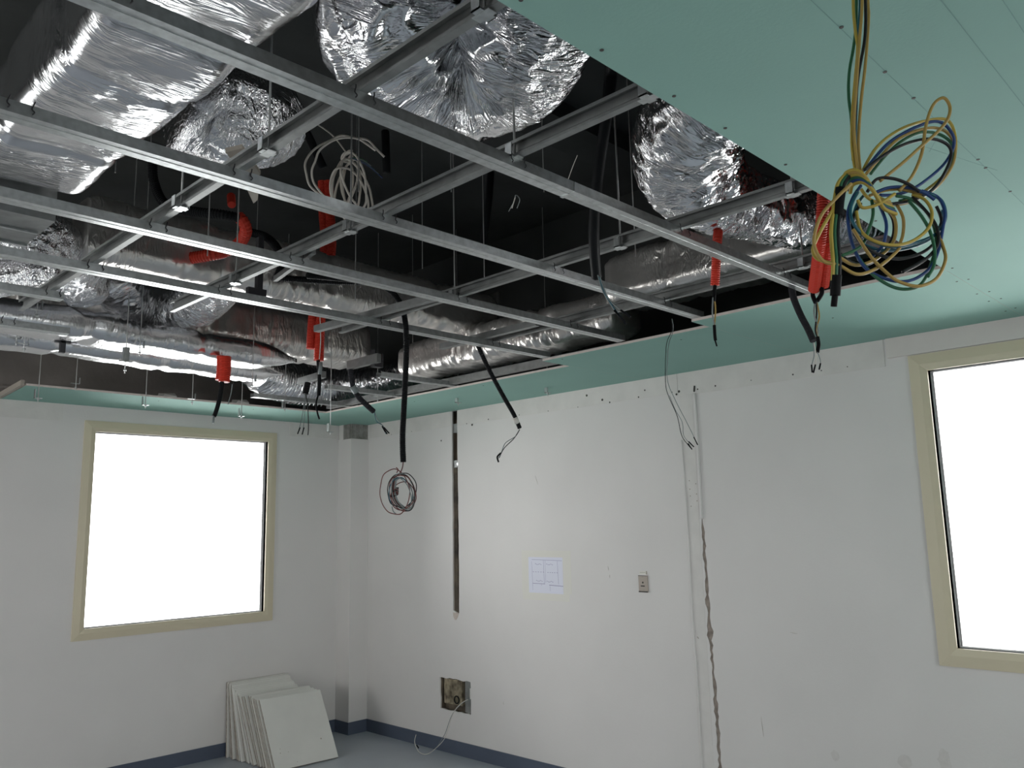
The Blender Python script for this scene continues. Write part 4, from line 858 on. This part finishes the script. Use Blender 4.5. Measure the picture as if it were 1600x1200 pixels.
# ------------------------------------------------------------------ big yellow, green and blue coil in the foreground
r_ = 0.0023
def L(nm_, pts, m_, r=r_, closed=False): return (nm_, pts, r, m_, None, closed)
parts = [
 L('feed_wire', [(1.2453,0.4244,2.6087),(1.1937,0.4111,2.5219),(1.1728,0.4155,2.4117),(1.1603,0.4124,2.3575),(1.1563,0.4101,2.324),(1.1489,0.4155,2.2729),(1.1415,0.4207,2.2224),(1.136,0.4239,2.1727),(1.1333,0.4218,2.1326)], 'yellow'),
 L('feed_wire', [(1.2489,0.4207,2.6086),(1.2065,0.4108,2.5287),(1.1898,0.4113,2.4176),(1.1731,0.4124,2.3632),(1.1676,0.4173,2.3064),(1.1632,0.4219,2.2458),(1.1585,0.4278,2.1815),(1.1442,0.4242,2.1367)], 'teal'),
 L('feed_wire', [(1.2532,0.4163,2.6084),(1.2012,0.4034,2.5217),(1.1856,0.4025,2.4113),(1.1717,0.4042,2.3433),(1.1515,0.4128,2.2728),(1.1458,0.4218,2.1997),(1.1339,0.4212,2.1325)], 'bwire'),
 L('feed_wire', [(1.2568,0.4127,2.6083),(1.2236,0.4062,2.5353),(1.2075,0.4063,2.4235),(1.2016,0.4062,2.3888),(1.1762,0.4085,2.3061),(1.1583,0.4141,2.2389),(1.1521,0.4209,2.177),(1.1484,0.4206,2.1338)], 'ochre'),
 L('feed_wire', [(1.2467,0.4229,2.6086),(1.2139,0.4161,2.5356),(1.1795,0.4178,2.3738),(1.1609,0.4268,2.2955),(1.1544,0.4287,2.2552),(1.151,0.427,2.2163),(1.1396,0.4256,2.1502)], 'green'),
 L('feed_wire', [(1.251,0.4185,2.6085),(1.1897,0.4023,2.5149),(1.1727,0.4027,2.4052),(1.1568,0.4062,2.3378),(1.1411,0.4113,2.2631),(1.1356,0.4189,2.1951),(1.1311,0.4176,2.1295)], 'ochre'),
 L('upper_loop', [(1.1405,0.4151,2.1297),(1.1614,0.3992,2.1674),(1.2013,0.3795,2.2002),(1.2464,0.3573,2.2215),(1.2784,0.3376,2.2274),(1.2891,0.3313,2.2084),(1.2824,0.3321,2.1731),(1.2656,0.3424,2.1415),(1.229,0.3581,2.1113),(1.1909,0.3734,2.089),(1.1626,0.3903,2.0788),(1.1332,0.405,2.0827),(1.1223,0.4125,2.0979)], 'yellow'),
 L('upper_loop', [(1.1337,0.408,2.1281),(1.1735,0.3852,2.1742),(1.2131,0.3525,2.2021),(1.2424,0.3352,2.2098),(1.2568,0.3252,2.1902),(1.2583,0.3287,2.1692),(1.2388,0.341,2.1408),(1.1955,0.3647,2.1057),(1.1674,0.3821,2.0927),(1.1419,0.3947,2.0885)], 'blue'),
 L('upper_loop', [(1.1349,0.4082,2.1219),(1.1797,0.3785,2.1758),(1.2271,0.3529,2.2012),(1.2573,0.3362,2.2024),(1.2698,0.3282,2.1827),(1.2609,0.3305,2.1509),(1.241,0.3438,2.12),(1.2033,0.3601,2.0922),(1.1689,0.384,2.0786),(1.1394,0.3987,2.0825)], 'ochre'),
 L('upper_loop', [(1.1492,0.4072,2.1259),(1.1721,0.3909,2.1564),(1.1961,0.3752,2.1801),(1.2244,0.3569,2.1958),(1.2547,0.3404,2.196),(1.2681,0.3306,2.18),(1.2599,0.3322,2.1482),(1.24,0.3455,2.1173),(1.2133,0.3629,2.0978),(1.1816,0.3833,2.0875)], 'green'),
 L('upper_loop', [(1.1227,0.4059,2.1232),(1.1521,0.384,2.1495),(1.1826,0.3628,2.1683),(1.2146,0.3424,2.1774),(1.2418,0.3301,2.1732),(1.2473,0.3282,2.1577),(1.2325,0.3361,2.1276),(1.2118,0.3492,2.1008),(1.184,0.3672,2.0843),(1.1525,0.3868,2.076)], 'bwire'),
 L('tall_loop', [(1.13,0.3887,2.1038),(1.1591,0.3667,2.1316),(1.1856,0.3475,2.1591),(1.2101,0.331,2.1834),(1.2178,0.319,2.2009),(1.2283,0.3175,2.2226),(1.2207,0.3224,2.2345),(1.2115,0.3341,2.225),(1.1971,0.342,2.1927),(1.1867,0.3489,2.1485),(1.1703,0.3595,2.1138),(1.1499,0.3716,2.0902)], 'ochre'),
 L('cross_loop', [(1.1191,0.4032,2.0894),(1.1266,0.3915,2.1065),(1.142,0.3757,2.1069),(1.1582,0.3611,2.0986),(1.1692,0.3524,2.0879)], 'bwire'),
 L('cross_loop', [(1.1304,0.3989,2.0894),(1.1451,0.3821,2.0968),(1.1638,0.3632,2.0962),(1.1801,0.3485,2.0879),(1.1903,0.3403,2.0788)], 'blue'),
 L('cross_loop', [(1.1314,0.4056,2.088),(1.1474,0.3874,2.0953),(1.1629,0.3715,2.0957),(1.1823,0.3535,2.0881)], 'ochre'),
 L('lower_loop', [(1.1121,0.4083,2.0983),(1.0961,0.4151,2.0774),(1.0846,0.4189,2.0508),(1.0831,0.416,2.009),(1.0884,0.4042,1.9753),(1.1097,0.3862,1.9596),(1.1308,0.3654,1.9564),(1.1577,0.3485,1.973),(1.1748,0.3393,1.9986),(1.1867,0.3329,2.0343),(1.1966,0.3309,2.061),(1.1983,0.3381,2.0841),(1.1818,0.3528,2.0934)], 'blue'),
 L('lower_loop', [(1.1001,0.409,2.0859),(1.086,0.415,2.0609),(1.0815,0.4111,2.036),(1.0961,0.4008,2.017),(1.1183,0.3809,2.0054),(1.1492,0.3623,2.0113),(1.1797,0.3422,2.0259),(1.1984,0.3316,2.0506),(1.2033,0.3345,2.0779),(1.1896,0.3456,2.0896)], 'teal'),
 L('lower_loop', [(1.0919,0.41,2.0565),(1.089,0.4055,2.0274),(1.0925,0.3916,2.0102),(1.111,0.3742,2.0038),(1.1386,0.3586,2.0115),(1.1623,0.3442,2.0313),(1.1741,0.3406,2.0561),(1.1759,0.3482,2.0773),(1.173,0.3629,2.0884)], 'yellow'),
 L('lower_loop', [(1.0966,0.4157,2.0731),(1.0853,0.4198,2.0439),(1.0856,0.415,2.0022),(1.0938,0.4001,1.9692),(1.1136,0.3843,1.9511),(1.1302,0.3687,1.9456),(1.1535,0.357,1.9554),(1.1702,0.3474,1.9843),(1.1822,0.3412,2.019),(1.1825,0.3467,2.0554),(1.1737,0.3639,2.0814),(1.1576,0.379,2.0872)], 'green'),
 L('lower_loop', [(1.0718,0.4089,2.0259),(1.0817,0.3937,1.9871),(1.102,0.3791,1.9616),(1.1149,0.3684,1.9513),(1.1313,0.3528,1.9466),(1.1561,0.3389,1.9589),(1.1726,0.3303,1.9851),(1.1795,0.3328,2.0053),(1.1817,0.3391,2.0301)], 'ochre'),
 L('lower_loop', [(1.1048,0.408,2.0703),(1.0896,0.4155,2.0438),(1.0886,0.4092,2.0139),(1.1135,0.395,1.9971),(1.1392,0.3773,1.9921),(1.17,0.3578,2.0022),(1.1927,0.3443,2.0222),(1.2054,0.3387,2.0516),(1.1983,0.341,2.0719)], 'bwire'),
 L('lower_loop', [(1.1361,0.4141,2.0928),(1.1204,0.4201,2.0744),(1.1101,0.4228,2.0465),(1.1102,0.4149,2.0187),(1.1328,0.3947,2.0068),(1.1672,0.3726,2.0127),(1.1979,0.352,2.0283),(1.2157,0.3429,2.0507),(1.2156,0.3383,2.0701)], 'teal'),
 L('left_loop', [(1.0638,0.4027,2.0854),(1.0415,0.4167,2.062),(1.0213,0.4288,2.0372),(1.0177,0.439,2.0103),(1.0213,0.4397,1.9921),(1.0304,0.4338,1.9779),(1.0437,0.4213,1.9734),(1.0607,0.4068,1.9614),(1.0849,0.3951,1.968),(1.1072,0.3831,1.983),(1.1261,0.3744,1.9992),(1.1391,0.373,2.0099)], 'ochre'),
 L('left_loop', [(1.0806,0.4137,2.0891),(1.0497,0.4257,2.0499),(1.0314,0.4377,2.0176),(1.0277,0.4465,1.9971),(1.0337,0.4434,1.9845),(1.0503,0.428,1.9782)], 'yellow'),
 L('inner_loop', [(1.1549,0.3977,2.0808),(1.1588,0.3849,2.0574),(1.1525,0.3836,2.0296),(1.137,0.3902,2.0075),(1.1134,0.4042,1.9895),(1.0878,0.4178,1.9819),(1.0632,0.4266,1.9894)], 'ochre'),
 L('inner_loop', [(1.1634,0.4022,2.0863),(1.167,0.3902,2.0611),(1.1606,0.3886,2.0347),(1.1452,0.3955,2.0108),(1.1213,0.4108,1.9892),(1.0942,0.4241,1.9884),(1.0723,0.4298,1.9976)], 'bwire'),
 L('inner_loop', [(1.1418,0.3975,2.0772),(1.1412,0.3903,2.0498),(1.133,0.3893,2.0282),(1.1311,0.3952,2.012),(1.1129,0.4035,1.9946)], 'blue'),
 L('inner_loop', [(1.1687,0.3837,2.0804),(1.1675,0.376,2.0572),(1.1698,0.379,2.0353),(1.1577,0.3817,2.0156)], 'ochre'),
 L('inner_loop', [(1.1247,0.4003,2.078),(1.118,0.3981,2.0553),(1.1061,0.4018,2.0305),(1.0912,0.4084,2.0062),(1.0648,0.4245,1.991)], 'green'),
 L('small_loop', [(1.0915,0.4067,2.0718),(1.0968,0.4038,2.0614),(1.1058,0.3945,2.062),(1.116,0.3825,2.0685),(1.1359,0.3733,2.0822)], 'yellow'),
 L('crossing_strand', [(1.1606,0.3641,2.076),(1.1648,0.3513,2.0512),(1.1645,0.3429,2.027),(1.1608,0.3387,1.9998),(1.152,0.3391,1.9758),(1.1377,0.3433,1.9588)], 'green'),
 L('crossing_strand', [(1.1733,0.3634,2.0849),(1.1773,0.3501,2.0634),(1.1796,0.3392,2.0388),(1.1739,0.3367,2.0131),(1.1585,0.3426,1.994),(1.1374,0.3533,1.9787),(1.1134,0.3665,1.9654)], 'bwire'),
]
for i, m_ in enumerate(('yellow', 'ochre', 'yellow', 'green', 'blue', 'yellow')):
    o_ = Vector((0, 0, -0.0035*i))+ex*0.0015*i
    parts.append(L('knot_wrap', [Vector(p)+o_ for p in [(1.0947,0.4244,2.1049),(1.0864,0.4167,2.112),(1.0861,0.4027,2.1111),(1.0907,0.3936,2.0994),(1.1031,0.391,2.0876),(1.1205,0.39,2.0784),(1.1422,0.3831,2.0749)]], m_, 0.0027))
for i, m_ in enumerate(('yellow', 'teal', 'green', 'ochre', 'bwire')):
    o_ = ex*0.0022*(i-2)+en*0.002*(i % 2)
    parts.append(L('tail_wire', [Vector(p)+o_ for p in [(1.089,0.4144,2.1102),(1.0739,0.419,2.0953),(1.0631,0.4206,2.0745),(1.0539,0.4215,2.0498),(1.0451,0.4228,2.0213),(1.0431,0.423,1.999),(1.0416,0.4227,1.9768),(1.0434,0.4263,1.9537)]], m_, 0.0026))
parts.append(('tape_wrap', [(1.0689,0.4197,2.084),(1.062,0.421,2.0653),(1.0552,0.4218,2.0431)], 0.0078, 'btape'))
parts.append(('tape_end', [(1.0433,0.4249,1.9603),(1.044,0.4271,1.948),(1.0449,0.4296,1.934)], 0.0068, 'btape'))
parts.append(('tape_end', [(1.0446,0.4279,1.9422),(1.0449,0.4309,1.9291),(1.0452,0.4327,1.9201)], 0.0042, 'btape'))
t_ = wire(parts, 'wire_coil', 'large tangled coil of yellow, green and blue wires hanging from the green ceiling', 'wire coil')
obj('ceiling_grommet', MB().disc(Vector((1.2177,0.4101,2.532)), (0, 0, -1), 0.016, 0.003, 16), 'dark', t_)

# ------------------------------------------------------------------ stack of square tiles leaning on the far wall
keys = [(0.0, 6.060, 6.098), (0.08, 6.01, 6.09), (0.16, 5.965, 6.08), (0.26, 5.905, 6.068), (0.34, 5.86, 6.047), (0.46, 5.765, 6.02), (0.60, 5.655, 5.945), (0.72, 5.585, 5.845), (0.80, 5.545, 5.822), (0.88, 5.518, 5.800), (1.0, 5.440, 5.728)]
def kf(t, i):
    for a, b in zip(keys, keys[1:]):
        if t <= b[0]+1e-9: return a[i]+(b[i]-a[i])*(t-a[0])/(b[0]-a[0])
    return keys[-1][i]
NT = 21; rnd = random.Random(21)
for k in range(NT):
    t = k/(NT-1); yb = kf(t, 1); yt = kf(t, 2); H = 0.520 if k > 5 else 0.528
    x0 = 3.112+0.035*t+rnd.uniform(-0.010, 0.010); W_ = 0.490+rnd.uniform(-0.006, 0.006)
    if k == 7: x0 -= 0.012
    if k == NT-1: x0 = 3.150; W_ = 0.492
    th = rnd.choice((0.0125, 0.0145, 0.0165)); dy = yt-yb; dz = math.sqrt(H*H-dy*dy); up = Vector((0.006*(1-t)+0.022*t, dy, dz)); nb = Vector((0, dz, -dy)).normalized()*th
    skew = -0.028 if k == NT-1 else -0.015*t+rnd.uniform(-0.006, 0.006)
    lift = max(0, -nb.z)*1.0
    p = Vector((x0, yb, lift+0.0005)); r = Vector((W_, skew, 0))
    q = [p, p+r, p+r+up, p+up]
    mb = MB().hexa(q, [v+nb for v in q])
    if k == NT-1: lab = 'white square tile at the front of the leaning stack, its whole face showing'
    elif k == 0: lab = 'white square tile at the back of the leaning stack, against the far wall'
    elif k == 7: lab = 'white tile in the leaning stack whose top edge shows brightest, near its middle'
    else: lab = 'one of the white tiles between the front and back of the leaning stack'
    c = mb.v[0].copy()
    mb.v = [v-c for v in mb.v]
    o = obj('ceiling_tile', mb, ['tile', 'tile' if k in (7, 9, 10) else 'tile_edge'], None); o.location = c
    for f_ in o.data.polygons:
        if f_.area < 0.1: f_.material_index = 1
    bv = o.modifiers.new('bevel', 'BEVEL'); bv.width = 0.003 if k != 7 else 0.006; bv.segments = 2
    o['label'] = lab; o['category'] = 'tile'; o['group'] = 'white tiles in the leaning stack'
    ORG[o.name] = c
    if k == NT-1:
        n_ = -nb.normalized()
        dm = MB()
        for u, v, rr in ((0.80, 0.30, 0.006), (0.13, 0.22, 0.004), (0.25, 0.215, 0.003), (0.14, 0.275, 0.003), (0.35, 0.06, 0.003)):
            dm.disc(p+r*u+up*v, n_, rr, 0.0006, 7)
        obj('chipped_spots', dm, 'card', o, kind='stuff')

# ------------------------------------------------------------------ paper plan and switch plate on the right wall
def onB(u, v, a, b, t0, t1):
    """small slab on the right wall between (y,z) corners"""
    return MB().box((XB-t0, a[0], a[1]), (XB-t1, b[0], b[1]))
ps = thing('plan_sheet', 'white sheet with a drawn floor plan, taped to the right wall', 'paper', (XB, 3.89, 1.18))
PY0, PY1, PZ0, PZ1 = 4.047, 3.733, 1.183, 1.422
obj('sheet', MB().box((XB-0.0006, PY1, PZ0), (XB-0.0012, PY0, PZ1)), 'paper', ps)
for a, b in (((4.112, 1.422), (3.66, 1.468)), ((4.108, 1.135), (3.68, 1.183)), ((4.112, 1.183), (4.047, 1.422)), ((3.733, 1.183), (3.66, 1.422))):
    obj('tape_strip', MB().box((XB-0.0002, b[0], a[1]), (XB-0.0006, a[0], b[1])), 'mtape', ps)
def pu(u, v): return (PY0+(PY1-PY0)*u, PZ1+(PZ0-PZ1)*v)
il = MB()
def seg(u0, v0, u1, v1, t=0.0011):
    a = pu(u0, v0); b = pu(u1, v1)
    d = Vector((0, b[0]-a[0], b[1]-a[1])); n = Vector((0, -d.z, d.y)).normalized()*t; A = Vector((XB-0.0012, *a)); B = Vector((XB-0.0012, *b))
    il.hexa([A-n, B-n, B+n, A+n], [q-Vector((0.0003, 0, 0)) for q in (A-n, B-n, B+n, A+n)])
seg(.10, .07, .98, .09); seg(.10, .12, .12, .93, .0008); seg(.45, .08, .46, .74, .0009); seg(.50, .08, .50, .72, .0007); seg(.85, .10, .87, .73, .0009)
seg(.12, .74, .48, .74, .0016); seg(.60, .77, 1.0, .785, .0018); seg(.62, .76, .63, .93, .0007); seg(.37, .74, .38, .80, .0007)
for k in range(5): seg(.13+.075*k, .415, .16+.075*k, .417, .0017)
for k in range(5): seg(.56+.065*k, .42, .59+.065*k, .424, .0017)
for (u, v) in ((.2, .2), (.53, .2), (.22, .665), (.53, .675)):
    for k in range(5): seg(u+.04*k, v+.012*((k*7) % 3-1), u+.028+.04*k, v+.012*((k*5) % 3-1), .0016)
obj('plan_drawing', il, 'ink', ps, kind='stuff')
sp = thing('switch_plate', 'narrow beige plate with dark holes on the right wall, paper label above', 'switch', (XB, 3.08, 1.222))
SY0, SY1, SZ0, SZ1 = 3.114, 3.048, 1.222, 1.322
obj('plate', MB().box((XB, SY1, SZ0), (XB-0.007, SY0, SZ1)), 'plate', sp)
obj('bottom_lip', MB().box((XB-0.007, SY1, SZ0), (XB-0.010, SY0, SZ0+0.007)), 'dark', sp)
obj('top_lip', MB().box((XB-0.007, SY1, SZ1-0.003), (XB-0.009, SY0, SZ1)), 'dark', sp)
for y, z, r in ((3.082, 1.280, 0.006), (3.080, 1.237, 0.004), (3.083, 1.313, 0.005)):
    obj('hole', MB().disc((XB-0.007, y, z), (-1, 0, 0), r, 0.0008, 10), 'dark' if r > 0.0045 and z < 1.3 else 'card', sp)
obj('slot', MB().box((XB-0.007, 3.069, 1.256), (XB-0.0078, 3.098, 1.263)), 'dark', sp)
obj('paper_label', MB().box((XB, SY1+0.004, 1.326), (XB-0.001, SY0-0.004, 1.348)), 'mtape', sp)
obj('label_mark', MB().box((XB-0.001, SY1+0.004, 1.328), (XB-0.0018, SY1+0.012, 1.348)).box((XB-0.001, 3.065, 1.3385), (XB-0.0013, 3.105, 1.341)), 'card', sp)
for pts_, s_ in (([(0.9385,1.9481,2.625),(0.9592,1.8984,2.625),(1.0751,2.0138,2.625),(1.0571,2.0596,2.625)], 'tan card wedge resting on the leftmost carrier below the crumpled foil bag'), ([(1.0582,2.0638,2.6),(1.0799,2.0318,2.6),(1.1289,2.1252,2.6),(1.1337,2.1605,2.6)], 'small tan card tip hanging behind the second long channel')):
    solo('card_scrap', MB().hexa(pts_, [Vector(p)+Vector((0, 0, 0.012)) for p in pts_]), 'card', s_, 'card')
# white offcuts lying on the far strip edge
for (x, y, z), s in (((2.3387,5.5689,2.56), 'white scrap lying on the far green strip, left of the window middle'), ((2.8614,5.5503,2.56), 'white scrap lying on the far green strip, behind the bright-footed hanger')):
    solo('offcut', MB().hexa([(x-0.05, y-0.02, z-0.015), (x+0.05, y-0.03, z-0.015), (x+0.08, y+0.04, z-0.01), (x-0.06, y+0.03, z-0.01)], [(x-0.03, y-0.02, z+0.012), (x+0.05, y-0.03, z+0.0), (x+0.06, y+0.03, z+0.03), (x-0.05, y+0.03, z+0.02)]), 'tile', s, 'scrap')
